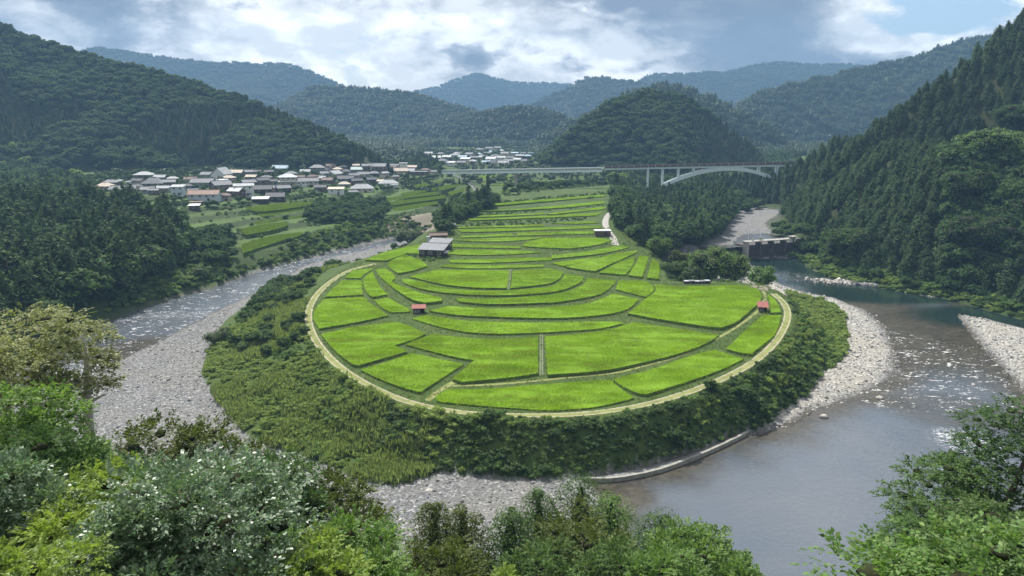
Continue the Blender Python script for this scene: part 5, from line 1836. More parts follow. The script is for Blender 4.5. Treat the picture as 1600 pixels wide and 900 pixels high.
L = land(x, y, True)
k = (L['z'] < WATER + 1.3) & (L['wsd'] < .8) & (L['sp'] < -2) & ~inside(BRUSH, x, y) & ~inside(LBRUSH, x, y) & (L['up'] < .5)
x, y, z, ws = x[k], y[k], L['z'][k], L['wsd'][k]
s = rng.lognormal(-1.25, .55, len(x)) * np.where((x > 60), 1.5, 1.0)
scatter('gravel_stones', 'stones', STN, np.stack([x, y, z], 1), np.clip(s, .12, 1.6), 'grey and white stones strewn over the gravel bars', 'gravel', tilt=.5,
        pick=np.where(rng.random(len(x)) < np.where(x > 60, .5, .1), 3 + rng.integers(0, 2, len(x)), rng.integers(0, 3, len(x))))
# rock pile on the far bank
n = 420
c = at_z(1318, 440, WATER + .5)
x = c[0] + rng.normal(0, 6.5, n); y = c[1] + rng.normal(0, 3.0, n) - (x - c[0]) * .25
scatter('rock_rubble', 'stones', STN, np.stack([x, y, np.maximum(land(x, y), WATER) + .2], 1), rng.lognormal(.1, .45, n), 'bright rock rubble on the far bank under the wooded hill', 'rubble', tilt=.6)
# stones of the rapids
n = 260
x = []; 
for _ in range(n):
    P = at_z(rng.uniform(1385, 1560), rng.uniform(540, 640), WATER - .1); x.append(P)
scatter('rapid_stones', 'stones', STN, np.array(x), rng.lognormal(-.65, .4, n), 'wet stones breaking the surface of the rapids', 'stones', tilt=.5)
# ------------------------------------------------------------------ trees and shrubs
HX = np.array(HOUSE_XY)


def clear_of_houses(x, y, z, extra=1.0):
    """away from houses, and not standing right in front of one"""
    ok = np.ones(len(x), bool)
    for hx, hy, hr in HX:
        dx = x - hx * (y / hy); dy = y - hy
        ok &= ~((np.abs(dx) < hr + extra) & (dy > -24) & (dy < hr + extra))
    return ok


POOL_TREES = {'cedar': [], 'broad': [], 'shrub': [], 'vine': [], 'near': [], 'pale': []}


def add(kind, x, y, z, h, wscale, area):
    for i in range(len(x)):
        POOL_TREES[kind].append((x[i], y[i], z[i], h[i], wscale[i], area))


# 1. hillsides in bands of distance
def band(y0, y1, spacing, x0=None, x1=None):
    wide = 0.82 * y1 + 60
    X, Y = np.meshgrid(np.arange(-wide, wide, spacing), np.arange(y0, y1, spacing))
    x = X.ravel() + rng.uniform(-.48, .48, X.size) * spacing; y = Y.ravel() + rng.uniform(-.48, .48, X.size) * spacing
    k = np.abs(x) < 0.82 * y + 60
    return x[k], y[k]


for (y0, y1, spc) in ((255, 560, 5.2), (560, 760, 6.0), (760, 1150, 7.2)):
    x, y = band(y0, y1, spc)
    L = land(x, y, True)
    k = L['hill']; x, y, z = x[k], y[k], L['z'][k]
    k = seen_mask(x, y, z + 15, 14); x, y, z = x[k], y[k], z[k]
    px, py, _ = project(x, y, z)
    ced = fbm(x + 300, y - 200, 95, 3)
    # plantation on the lower left slope and the left flank of the right hill, mixed wood elsewhere
    bias = np.where(x < 0, np.where(py > 175, .22, -.24), np.where(px < 1480, .62, .22))
    bias = np.where((px > 1480) & (py > 250), -.06, bias)
    bias = np.where((y > 800) & (px > 820) & (px < 1200), np.where((px > 1120) | (px < 870), .1, -.3), bias)
    isced = ced + bias > 0
    n = len(x)
    h = np.where(isced, rng.uniform(8, 13.0, n), rng.uniform(8, 13.5, n))
    wd = np.where(isced, rng.uniform(1.1, 1.6, n), rng.uniform(.95, 1.35, n))
    k = clear_of_houses(x, y, z, 2)
    area = np.where(x > 60, 'right', 'left')
    area = np.where((y > 800) & (px > 820) & (px < 1200), 'middle', area)
    for kind, kk in (('cedar', isced & k), ('broad', ~isced & k)):
        for a in ('left', 'right', 'middle'):
            q = kk & (area == a)
            add(kind, x[q], y[q], z[q] - .4, h[q], wd[q], a)

# 2. far slopes: stands of trees
FARP, FARS = [], []
for (y0, y1, spc, s0) in ((1150, 1700, 13, 15), (1700, 2700, 17, 18), (2700, 4400, 21, 21), (4400, 5600, 25, 23)):
    x, y = band(y0, y1, spc)
    L = land(x, y, True)
    k = L['hill']; x, y, z = x[k], y[k], L['z'][k]
    k = seen_mask(x, y, z + s0, 10); x, y, z = x[k], y[k], z[k]
    FARP.append(np.stack([x, y, z - 2], 1))
    s = rng.uniform(.8, 1.25, len(x)) * s0
    FARS.append(np.stack([s, s, np.minimum(s, 19) * rng.uniform(.7, 1.1, len(x))], 1))
scatter('far_forest', 'stands', CLU, np.vstack(FARP), np.vstack(FARS), 'hazy blue green forest covering the far mountains', 'forest', tilt=.03)


x, y = band(720, 1560, 9)
L = land(x, y, True); z = L['z']
k = ~L['hill'] & (x < 140) & ((L['sp'] < -4) | (y > 725)) & (rng.random(len(x)) < np.clip(np.where(x > -70, .6, .3) + 1.2 * fbm(x, y, 70, 3), .08, .95)) & clear_of_houses(x, y, z, 2)
k &= seen_mask(x, y, z + 8)
scatter('valley_trees', 'fartrees', FAR, np.stack([x, y, z], 1)[k], rng.uniform(3, 9, k.sum()), 'scattered trees and hedges round the distant village', 'trees')


# 3. zones in the valley
def zone(px_poly, spacing, kinds, area, hscale=1.0, avoid=True, off=0.0, level=None, thin=1.0):
    poly = hit_poly(px_poly) if level is None else poly_at(px_poly, level)
    x, y = grid_points(poly, spacing)
    if not len(x): return
    k = rng.random(len(x)) < thin
    x, y = x[k], y[k]
    L = land(x, y, True); z = L['z']
    k = (L['wsd'] < -.3) & ~in_paddies(x, y, 1.0) & (seg_dist(RING, x, y, False) > 2.2) & (seg_dist(LANE, x, y, False) > 3) & (seg_dist(RD, x, y, False) > 4)
    if avoid: k &= clear_of_houses(x, y, z)
    k &= seen_mask(x, y, z + 10)
    x, y, z = x[k], y[k], z[k]
    names = list(kinds); p = np.array([kinds[q][0] for q in names]); p = p / p.sum()
    ch = rng.choice(len(names), len(x), p=p)
    for i, q in enumerate(names):
        m_ = ch == i
        h = rng.uniform(kinds[q][1], kinds[q][2], m_.sum()) * hscale
        add(q, x[m_], y[m_], z[m_] - .2 + off, h, rng.uniform(.85, 1.25, m_.sum()), area)


# slope between the headland and the gorge
zone([(962, 296), (990, 285), (1050, 292), (1120, 300), (1150, 318), (1138, 350), (1100, 385), (1060, 400), (1030, 402), (1008, 386), (985, 372), (962, 350)], 4.8, dict(cedar=(.22, 13, 19), broad=(.78, 8, 15)), 'gorge')
zone([(1040, 405), (1105, 385), (1140, 395), (1160, 410), (1165, 430), (1190, 440), (1150, 437), (1050, 432)], 4.2, dict(broad=(.35, 3, 6), shrub=(.65, 1.5, 3)), 'gorge')
# left bank grove
zone([(-60, 345), (60, 335), (130, 345), (200, 350), (282, 368), (286, 405), (262, 432), (200, 455), (120, 488), (40, 530), (-60, 590)], 4.9, dict(cedar=(.55, 16, 26), broad=(.45, 10, 18)), 'grove')
zone([(-60, 270), (40, 262), (120, 285), (135, 305), (130, 340), (60, 335), (-60, 345)], 6.0, dict(cedar=(.3, 9, 15), broad=(.7, 8, 13)), 'grove', thin=.8)
zone([(293, 372), (330, 362), (366, 372), (372, 405), (335, 420), (300, 408)], 5.2, dict(broad=(.9, 4.5, 8), cedar=(.1, 7, 10)), 'bank', thin=.8)
zone([(286, 410), (380, 410), (390, 424), (330, 446), (200, 484), (150, 500), (200, 458)], 2.8, dict(shrub=(.7, 1.4, 3.2), pale=(.15, 1.2, 2.2), broad=(.15, 3, 6)), 'bank', thin=.8)
# shrubs of the left river bank below the fields
zone([(380, 420), (430, 395), (480, 372), (540, 350), (610, 346), (655, 350), (690, 345), (640, 363), (560, 382), (500, 397), (430, 413), (395, 424)], 2.9, dict(shrub=(.6, 1.3, 2.8), pale=(.28, 1.2, 2.6), broad=(.12, 2.5, 4.2)), 'bank')
zone([(478, 332), (520, 322), (600, 322), (606, 345), (560, 350), (480, 345)], 5.0, dict(broad=(1, 5, 9)), 'bank', thin=.85)
zone([(530, 318), (560, 312), (600, 320), (560, 330)], 6, dict(broad=(1, 6, 9)), 'bank')
# trees around the village
zone([(130, 300), (140, 275), (300, 262), (430, 258), (600, 252), (690, 256), (695, 275), (600, 300), (420, 322), (300, 330)], 5.6, dict(broad=(.5, 3, 6.0), shrub=(.5, 1.5, 3)), 'village', thin=.85)
zone([(600, 262), (640, 254), (668, 252), (700, 262), (690, 270), (610, 270)], 7, dict(broad=(.6, 7, 11), cedar=(.4, 10, 15)), 'village', thin=.6)
# hedges on the stepped fields
x, y = band(380, 720, 2.3)
L = land(x, y, True)
k = (L['terr'] > .5) & (L['q'] > .60) & (L['q'] < 1.0) & ~L['hill'] & (x < 0) & (L['z'] < 30)
k &= rng.random(len(x)) < np.clip(.55 + 1.5 * fbm(x, y, 30, 3), 0, .95)
k &= clear_of_houses(x, y, L['z'], 1) & (seg_dist(RD, x, y, False) > 5)
x, y, z = x[k], y[k], L['z'][k]
k = seen_mask(x, y, z + 2); x, y, z = x[k], y[k], z[k]
add('shrub', x, y, z - .3, rng.uniform(.7, 1.5, len(x)), rng.uniform(1, 1.7, len(x)), 'fields')
zone([(300, 335), (420, 322), (520, 315), (520, 345), (470, 370), (400, 400), (370, 410)], 7, dict(broad=(.35, 3, 6), shrub=(.65, 1.4, 2.6)), 'bank', thin=.30)
# dark trees at the neck of the headland
zone([(682, 372), (688, 345), (715, 328), (740, 316), (768, 308), (778, 318), (752, 332), (728, 342), (708, 356), (700, 368)], 5.0, dict(broad=(.85, 6, 10), cedar=(.15, 12, 16)), 'neck')
zone([(780, 300), (830, 292), (900, 284), (945, 282), (945, 290), (840, 299), (790, 308)], 5.0, dict(shrub=(.7, 1.5, 3), broad=(.3, 4, 8)), 'neck', thin=.8)
zone([(940, 268), (990, 268), (1000, 285), (960, 292)], 6, dict(broad=(.8, 8, 13), cedar=(.2, 12, 15)), 'neck')
zone([(776, 313), (945, 300), (946, 309), (780, 322)], 3.4, dict(shrub=(1, 1.0, 2.2)), 'neck', thin=.75)
zone([(745, 333), (945, 318), (945, 322), (740, 339)], 3.4, dict(shrub=(1, .8, 1.5)), 'neck', thin=.85)
zone([(722, 347), (860, 343), (920, 339), (920, 343), (800, 353), (718, 356)], 3.0, dict(shrub=(1, .8, 1.9)), 'neck', thin=.85)
zone([(850, 393), (940, 378), (985, 371), (990, 378), (935, 389), (862, 398)], 2.6, dict(shrub=(1, .5, 1.2)), 'neck', thin=.35)
zone([(628, 394), (640, 402), (668, 409), (690, 405), (680, 399), (655, 400)], 2.2, dict(shrub=(1, .9, 1.8)), 'headland garden', thin=.8, avoid=False)
# riverside brush on the left of the headland, and the clad front slope
x, y = grid_points(BRUSH, 1.55)
L = land(x, y, True)
k = (L['wsd'] < -.5) & ((L['sp'] < -2.2) | ~inside(RING, x, y)) & (seg_dist(RING, x, y, False) > 2.2) & ~in_paddies(x, y, .8)
x, y, z = x[k], y[k], L['z'][k]
patch = fbm(x, y, 16, 3)
h = np.clip(rng.uniform(.5, 1.5, len(x)) * (1 + 1.4 * np.maximum(patch, 0)), .4, 3.4)
edge = sdist(BRUSH, x, y)
k = rng.random(len(x)) < np.clip(.45 + edge * .2, 0, 1) * .82
pl = k & (fbm(x + 50, y, 18, 3) + .35 * rng.normal(0, 1, len(x)) * .5 > -.22) & (y < 262)
k = k & ~pl
add('pale', x[pl], y[pl], z[pl] - .2, h[pl] * 1.1, rng.uniform(.9, 1.5, pl.sum()), 'brush')
tr = k & (y > 215) & (rng.random(len(x)) < .10)
add('broad', x[tr], y[tr], z[tr] - .2, rng.uniform(2.6, 5.0, tr.sum()), rng.uniform(1, 1.5, tr.sum()), 'brush')
k = k & ~tr
add('shrub', x[k], y[k], z[k] - .2, h[k], rng.uniform(.9, 1.5, k.sum()), 'brush')
xg = rng.uniform(-95, 20, 60000); yg = rng.uniform(128, 400, 60000); kk = fbm(xg, yg, 13, 3) + rng.normal(0, .12, len(xg)) > .04; xg, yg = xg[kk], yg[kk]
k = inside(BRUSH, xg, yg) & ((sdist(PLAT, xg, yg) < -1.6) | ~inside(RING, xg, yg)) & (seg_dist(RING, xg, yg, False) > 1.7) & ~in_paddies(xg, yg, .6); xg, yg = xg[k], yg[k]
zg = land(xg, yg)
scatter('tall_grass', 'tufts', TUF, np.stack([xg, yg, zg], 1), rng.uniform(.9, 2.3, len(xg)) * (1 + .5 * fbm(xg, yg, 8, 2)), 'tall riverside grass growing among the shrubs', 'grass', tilt=.15)
x, y = band(130, 330, 1.15)
k = (np.abs(x) < 135); x, y = x[k], y[k]
L = land(x, y, True)
RP = np.vstack([RING])
k = ((L['sp'] < -.9) | ((y < 262) & ~inside(RP, x, y))) & (L['sp'] > -15) & (L['z'] > WATER + .75) & (L['wsd'] < -.8) & ~L['cam'] & (L['z'] > -8.6) & (x > -36 - (y - 190) * 0)
x, y, z, spv = x[k], y[k], L['z'][k], L['sp'][k]
k = (seg_dist(RING, x, y, False) > 2.1) & (rng.random(len(x)) < np.where(x > 95, .5, .9)) & ~in_paddies(x, y, .8)
x, y, z = x[k], y[k], z[k]
k = ~inside(LBRUSH, x, y); x, y, z = x[k], y[k], z[k]
mix_ = rng.random(len(x)) + .5 * fbm(x, y, 9, 3)
hv = rng.uniform(.5, 1.5, len(x)) * (1 + 1.3 * np.maximum(fbm(x + 70, y, 7, 3), 0))
for kd, lo, hi in (('vine', -9, .78), ('shrub', .78, 1.0), ('pale', 1.0, 9)):
    q = (mix_ > lo) & (mix_ <= hi)
    add(kd, x[q], y[q], z[q] - .35, hv[q] * (1.0 if kd == 'vine' else 1.15), rng.uniform(.8, 1.35, q.sum()), 'slope')
q = rng.random(len(x)) < .02
add('broad', x[q], y[q], z[q] - .3, rng.uniform(2.2, 3.8, q.sum()), rng.uniform(1, 1.4, q.sum()), 'slope')
x, y = grid_points(LBRUSH, 1.7)
L = land(x, y, True); k = (L['sp'] < -1) & (seg_dist(RING, x, y, False) > 2.2); x, y, z = x[k], y[k], L['z'][k]
pl = rng.random(len(x)) < np.where(x > np.median(x) - 1, .95, .4)
hh = rng.uniform(.7, 2.6, len(x))
add('pale', x[pl], y[pl], z[pl] - .25, hh[pl], rng.uniform(.9, 1.3, pl.sum()), 'right bank')
add('shrub', x[~pl], y[~pl], z[~pl] - .25, hh[~pl], rng.uniform(.9, 1.3, (~pl).sum()), 'right bank')
# overgrown far bank on the right
zone([(1232, 404), (1262, 412), (1300, 425), (1345, 436), (1400, 447), (1480, 460), (1640, 500), (1640, 478), (1480, 440), (1380, 425), (1290, 412), (1240, 396)], 2.9, dict(shrub=(.5, 2.0, 4.2), pale=(.3, 1.8, 3.6), broad=(.2, 4, 7)), 'far bank')
zone([(1235, 392), (1300, 405), (1400, 425), (1300, 380), (1240, 370)], 5.5, dict(broad=(1, 6, 10)), 'far bank')
zone([(1205, 360), (1225, 350), (1240, 372), (1215, 372)], 5.5, dict(broad=(1, 4, 7)), 'far bank', thin=.7)
x, y = band(270, 420, 2.0)
k = (x > 70); x, y = x[k], y[k]
L = land(x, y, True)
k = (L['rb'] > -5) & (L['rb'] < 9) & (L['wsd'] < -.6) & (L['wsd'] > -16) & (L['up'] < .5) & (rng.random(len(x)) < .8)
x, y, z = x[k], y[k], L['z'][k]
pl = rng.random(len(x)) < .35
hh = rng.uniform(.9, 2.6, len(x))
for kd, q in (('pale', pl), ('shrub', ~pl)):
    add(kd, x[q], y[q], z[q] - .2, hh[q], rng.uniform(.9, 1.4, q.sum()), 'far bank')
# gorge banks under the bridge
zone([(1000, 300), (1150, 300), (1195, 312), (1190, 324), (1160, 335), (1150, 320), (1100, 305)], 6.0, dict(broad=(.8, 4, 8), shrub=(.2, 2, 4)), 'gorge')
zone([(1180, 240), (1240, 240), (1262, 262), (1200, 262)], 7, dict(broad=(.8, 7, 11), cedar=(.2, 10, 14)), 'gorge')
# the slope below the viewpoint
x, y = band(14, 118, 3.2)
L = land(x, y, True); z = L['z']
k = L['cam'] & (np.abs(x) < 1.15 * y + 14)
lineh = 62 - 0.52 * y                     # keep the crowns under the line of sight to the river
x, y, z = x[k], y[k], z[k]
tn = np.where(x / y < -.34, .66, np.where(x / y < -.16, .70, np.where(x / y < .70, .84, .60)))
hcap = CAM_Z - tn * y - z
hh = np.clip(rng.uniform(3.5, 9.0, len(x)), 0, hcap)
k = hh > 1.6
cam_fill = (x[k], y[k], z[k], hh[k])
add('near', x[k], y[k], z[k] - .3, hh[k], rng.uniform(1.0, 1.4, k.sum()), 'near slope')

KINDS = {
    'cedar': ('cedar_tree', 'tree', CED, CED_T, {'left': 'dark cedar in the plantation on the hillside above the village', 'right': 'dark cedar in the dense plantation on the steep hill beside the gorge',
              'middle': 'cedar on the rounded wooded hill behind the bridge', 'gorge': 'dark cedar on the slope between the terraces and the gorge', 'grove': 'tall dark cedar in the grove on the far bank of the left river',
              'village': 'slender cedar beside the village houses', 'neck': 'pointed cedar among the dark trees at the neck of the headland', 'bank': 'dark conifer in the grass gap beside the cedar grove'}),
    'broad': ('broadleaf_tree', 'tree', BRO, BRO_T, {'left': 'rounded broadleaf tree on the hillside above the village', 'right': 'layered broadleaf tree on the steep hill beside the gorge',
              'middle': 'rounded broadleaf tree on the wooded hill behind the bridge', 'gorge': 'leafy tree on the gorge slope behind the terraces', 'grove': 'leafy tree among the cedars of the left bank grove',
              'village': 'small garden tree between the village houses', 'neck': 'dark broad tree at the neck of the headland', 'bank': 'leafy tree on the field bank across the left river', 'far bank': 'leafy tree on the far river bank below the steep hill',
              'near slope': 'leafy tree filling the slope just below the viewpoint', 'brush': 'small dark tree in the riverside brush left of the terraces', 'slope': 'small tree leaning out of the vines on the front slope'}),
    'shrub': ('shrub', 'shrub', SHR, None, {'brush': 'green riverside shrub in the brush left of the terraces', 'right bank': 'bright green shrub on the bank between the ring path and the stony shore', 'far bank': 'shrub overhanging the far bank of the deep green river',
              'bank': 'shrub on the bank of the left river below the fields', 'fields': 'hedge shrub on a bank of the stepped fields', 'village': 'garden shrub between the village houses', 'neck': 'shrub on the weedy banks of the upper terraces',
              'gorge': 'shrub behind the terraces near the weir', 'headland garden': 'garden shrub in front of the headland farmhouse', 'slope': 'green shrub among the vines of the front slope'}),
    'near': ('slope_tree', 'tree', NEA, BRO_T, {'near slope': 'leafy tree filling the slope just below the viewpoint'}),
    'pale': ('pale_shrub', 'shrub', BRI, None, {'brush': 'pale yellow green shrub in the brush left of the terraces', 'right bank': 'pale yellow green shrub on the bank above the stony shore', 'far bank': 'pale shrub overhanging the deep green river', 'bank': 'pale shrub on the left river bank below the fields', 'slope': 'pale leafed shrub among the vines of the front slope'}),
    'vine': ('vine_bush', 'bush', VIN, None, {'slope': 'dark vine covered bush on the steep front slope of the headland'}),
}
STUFF_NAMES = {'cedar': ('cedar_forest', 'dark cedar forest on the valley sides'), 'broad': ('broadleaf_forest', 'mixed broadleaf forest on the valley sides'), 'shrub': ('shrubbery', 'dense shrubs along banks and fields'), 'pale': ('pale_shrubbery', 'pale green shrubs along the banks'), 'near': ('slope_forest', 'leafy growth on the slope below the viewpoint'), 'vine': ('slope_undergrowth', 'tangled undergrowth on the headland slope')}
GRP = {'left': 'hillside above the village', 'right': 'steep hill beside the gorge', 'middle': 'wooded hill behind the bridge', 'gorge': 'gorge slope', 'grove': 'left bank grove', 'village': 'village gardens', 'neck': 'neck of the headland', 'bank': 'left river bank',
       'far bank': 'far river bank', 'near slope': 'slope below the viewpoint', 'brush': 'riverside brush', 'right bank': 'bank by the stony shore', 'fields': 'stepped fields', 'headland garden': 'farmhouse garden', 'slope': 'front slope'}
for kind, (nm, cat, CR, TR, labels) in KINDS.items():
    rows = POOL_TREES[kind]
    P = np.array([r[:5] for r in rows], float); areas = [r[5] for r in rows]
    px, py, D = project(P[:, 0], P[:, 1], P[:, 2] + P[:, 3] * .6)
    size = P[:, 3] * P[:, 4] / D
    size = np.where((px < 5) | (px > 1595) | (py > 905), 0, size)
    order = np.argsort(-size)
    # at most one individual per small cell of the picture, so that each one shows
    chosen = []; cells = {}
    for i in order:
        if size[i] <= 0: break
        c = (int(px[i] // 9), int(py[i] // 7))
        if c in cells: continue
        cells[c] = 1; chosen.append(i)
        if len(chosen) >= 300: break
    ch = np.zeros(len(P), bool); ch[chosen] = True
    for i in chosen:
        x, y, z, h, wq, a = *P[i], areas[i]
        v = int(rng.integers(0, len(CR)))
        if kind == 'near' and x > 18: v = 1
        lab = labels[a]
        if TR is None:
            o = link(nm, CR[v], None, (x, y, z), rng.uniform(0, 6.28))
            o.scale = (h * wq, h * wq, h)
            tag(o, lab, cat, f'{nm.replace("_", " ")}{"es" if nm.endswith("sh") else "s"} on the {GRP[a]}')
        else:
            root = empty(nm, (x, y, z), rng.uniform(0, 6.28), lab, cat, f'{nm.replace("_", " ")}{"es" if nm.endswith("sh") else "s"} on the {GRP[a]}')
            root.scale = (h * wq, h * wq, h)
            link('crown', CR[v], root); link('trunk', TR[v % len(TR)], root)
    rest = P[~ch]
    sz = np.stack([rest[:, 3] * rest[:, 4], rest[:, 3] * rest[:, 4], rest[:, 3]], 1)
    scatter(STUFF_NAMES[kind][0], kind + 's', CR, rest[:, :3], sz, STUFF_NAMES[kind][1], 'forest' if TR else 'undergrowth', pick=np.where(rest[:, 0] > 18, 1, rng.integers(0, 3, len(rest))) if kind == 'near' else None)

# ------------------------------------------------------------------ trees with a place of their own
def own_tree(P, h, w_, material, seed, label, nleaf=5000, leaf=.03, lobes=14, hr=(.3, 1.0), name='tree', bark='bark', layered=False, core=.7, cat='tree', group=None, limbs=6, aspect=.5, jit=.6, trunk=True, low=-.4, flat=.8, spray=False):
    """w_: crown width in metres; leaf: half length in metres"""
    root = empty(name, P, rng.uniform(0, 6.28), label, cat, group)
    if spray:
        per = 8
        me = crown_sprays('crown', material, seed, int(nleaf * 2.0 / per), per, leaf * .72 / h, leaf * 4.2 / h, lobes, hr, w_ / h / 1.45, flat, layered, .24, .3 if aspect == .5 else aspect)
    else:
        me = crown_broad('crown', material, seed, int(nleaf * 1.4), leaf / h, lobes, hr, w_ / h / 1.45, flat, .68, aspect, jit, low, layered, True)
    o = link('crown', me, root); o.scale = (h, h, h)
    if trunk:
        t = link('trunk', trunk_mesh('trunk', M[bark], seed + 1, hr[0] + (hr[1] - hr[0]) * .62, .017 + .06 / h, limbs, w_ / h * .34, 8), root)
        t.scale = (h, h, h)
    return root


def own_conifer(P, h, w_, material, seed, label, nleaf=5000, leaf=.2, h0=.1, power=.7, name='conifer_tree', group=None):
    root = empty(name, P, rng.uniform(0, 6.28), label, 'tree', group)
    me = crown_cedar('crown', material, seed, nleaf, leaf / h, w_ / h / 2, h0, power, 34, .25)
    o = link('crown', me, root); o.scale = (h, h, h)
    t = link('trunk', trunk_mesh('trunk', M['bark'], seed, .9, .014, 0), root); t.scale = (h, h, h)
    return root


def near_tree(px_top, py_top, d, width_px, material, label, seed, leaf=.1, nleaf=5000, up=0.0, hmin=3.0, **kw):
    """a tree whose top is seen at (px_top, py_top) at distance d; it stands on the land there"""
    P = at_d(px_top, py_top, d)
    g = land1(P[0], P[1])
    h = max(P[2] - g, hmin)
    kw.setdefault('spray', True)
    return own_tree((P[0], P[1], P[2] - h), h, width_px * d / F, material, seed, label, nleaf, leaf, **kw)


own = near_tree
own(285, 688, 15.0, 330, M['laurel'], 'big rounded bush of glossy pale edged leaves in the lower left', 501, .080, 15000, lobes=30, hr=(.3, 1.0), core=.72, name='laurel_bush', cat='bush', low=-.6)
own(205, 765, 14.0, 165, M['laurel'], 'lower glossy bush against the big rounded one, with a dark hollow under it', 502, .078, 9000, lobes=20, hr=(.45, 1.0), core=.7, name='laurel_bush', cat='bush', low=-.6)
own(5, 700, 16, 150, M['laurel'], 'glossy bush with silvery leaves at the left picture edge', 503, .078, 9000, lobes=20, hr=(.4, 1.0), core=.7, name='laurel_bush', cat='bush')
own(160, 712, 17, 150, M['lime'], 'lime green shrub rising behind the glossy bushes', 504, .085, 3200, lobes=12, hr=(.6, 1.0), name='lime_shrub', cat='shrub', core=.5)
own(100, 775, 15, 150, M['lime'], 'yellow green shrub between the two glossy bushes', 505, .07, 3200, lobes=12, hr=(.6, 1.0), name='lime_shrub', cat='shrub', core=.5)
own(45, 838, 11, 190, M['lime'], 'bright lime leaves in the bottom left corner', 506, .06, 3000, lobes=10, hr=(.6, 1.0), name='lime_shrub', cat='shrub', core=.5)
own(420, 800, 18, 150, M['mid'], 'fresh green shrub right of the big glossy bush', 507, .07, 5200, lobes=14, hr=(.45, 1.0), name='green_shrub', cat='shrub', core=.65)
own(545, 795, 20, 140, M['mid'], 'leafy sapling with feathery light sprays below the gravel bar', 508, .085, 5000, lobes=14, hr=(.4, 1.0), name='sapling', cat='tree', core=.6)
own(480, 845, 15, 150, M['lime'], 'lime shrub at the lower edge beneath the feathery sapling', 509, .075, 3200, lobes=12, hr=(.6, 1.0), name='lime_shrub', cat='shrub', core=.55)
own(600, 850, 17, 100, M['mid'], 'small green shrub at the lower edge right of the feathery sapling', 510, .07, 3200, lobes=12, hr=(.5, 1.0), name='green_shrub', cat='shrub', core=.6)
own(245, 640, 58, 130, M['olive'], 'olive green tree between the gravel bar and the lime shrub', 511, .22, 4200, lobes=16, hr=(.3, 1.0), name='olive_green_tree')
own(330, 640, 62, 120, M['olive'], 'olive green tree behind the big glossy bush', 512, .22, 4200, lobes=16, hr=(.3, 1.0), name='olive_green_tree')
own(150, 690, 48, 120, M['broad'], 'dark tree at the near edge of the left gravel bar', 513, .2, 3600, lobes=14, hr=(.3, 1.0), name='dark_tree')
own(440, 700, 55, 110, M['broad'], 'dark leafy tree left of the olive crown over the gravel', 514, .22, 4000, lobes=14, hr=(.3, 1.0), name='dark_tree')
own(520, 738, 56, 150, M['olive'], 'wide olive crown in front of the near gravel bar', 515, .22, 5200, lobes=18, hr=(.25, 1.0), name='olive_green_tree')
own(70, 592, 36, 125, M['mid'], 'light green tree with broad leaves against the left river', 516, .15, 5000, lobes=14, hr=(.35, 1.0), name='broad_leaved_tree', core=.6)
own(10, 600, 34, 90, M['mid'], 'green tree cut by the left picture edge above the silvery bush', 517, .15, 3500, lobes=12, hr=(.35, 1.0), name='broad_leaved_tree', core=.6)
own(60, 655, 30, 140, M['broad'], 'shadowy tree below the broad leaved one at the left', 518, .14, 4000, lobes=12, hr=(.3, 1.0), name='dark_tree')
# olive gold tree with pale branches, reaching in from the left
for (px, py, d, wpx, lab, sd) in ((40, 448, 66, 150, 'olive gold tree with bare pale branches at the left edge above the river', 520), (105, 462, 63, 105, 'smaller olive gold crown leaning over the left river', 521), (-20, 500, 58, 120, 'low olive gold crown cut by the left edge', 522)):
    near_tree(px, py, d, wpx, M['gold'], lab, sd, .2, 4000, lobes=20, hr=(.52, 1.0), name='olive_gold_tree', bark='pale_bark', layered=True, core=.55, limbs=11)
# trees along the lower edge, centre
own_c = [(676, 784, 70, 52, 'left one of the twin olive trees standing before the gravel bar', 530), (722, 794, 69, 58, 'right one of the twin olive trees standing before the gravel bar', 531),
         (797, 798, 70, 62, 'dark pointed tree beside the twin olive trees', 532), (842, 766, 76, 50, 'narrow dark tree behind the dark pointed one', 533), (908, 750, 78, 92, 'tallest tree of the lower edge, overlapping the brown shallows', 534),
         (955, 776, 76, 66, 'green tree on the tallest lower tree\'s river side', 535)]
for (px, py, d, wpx, lab, sd) in own_c:
    P = at_d(px, py, d); g = land1(P[0], P[1])
    own_conifer((P[0], P[1], g), P[2] - g, wpx * 2.0 * d / F, M['olive'] if sd in (530, 531) else M['mid'] if sd == 535 else M['broad'], sd, lab, 9000, .2, .25, .34, 'riverside_tree')
own(905, 800, 66, 150, M['olive'], 'broad brownish olive crown at the middle of the lower edge', 540, .2, 5200, lobes=18, hr=(.3, 1.0), name='olive_green_tree')
own(840, 850, 60, 110, M['broad'], 'dark green crown at the lower edge under the pointed trees', 541, .18, 4600, lobes=16, hr=(.3, 1.0), name='dark_tree')
P = at_d(1032, 806, 68); g = land1(P[0], P[1])
own_conifer((P[0], P[1], g), P[2] - g, 120 * 68 / F, M['broad'], 542, 'small dark tree standing against the smooth blue water', 7000, .2, .25, .34, 'dark_tree')
own(1092, 822, 60, 120, M['mid'], 'pale green tree with drooping sprays over the blue water', 543, .2, 5200, lobes=18, hr=(.3, 1.0), name='pale_green_tree', core=.62)
own(1040, 858, 54, 110, M['mid'], 'lower pale green crown beneath the drooping one', 544, .18, 4200, lobes=14, hr=(.3, 1.0), name='pale_green_tree', core=.62)
own(1155, 872, 56, 70, M['mid'], 'last low pale green crown before the open water', 545, .18, 3000, lobes=12, hr=(.3, 1.0), name='pale_green_tree', core=.62)
own(690, 848, 40, 130, M['olive'], 'dusky shrub at the lower edge below the twin trees', 546, .13, 4200, lobes=14, hr=(.3, 1.0), name='olive_green_tree')
own(790, 884, 16, 50, M['lime'], 'tiny bright lime tip poking up at the lower edge', 547, .06, 900, lobes=6, hr=(.7, 1.0), name='lime_shrub', cat='shrub', core=.4)
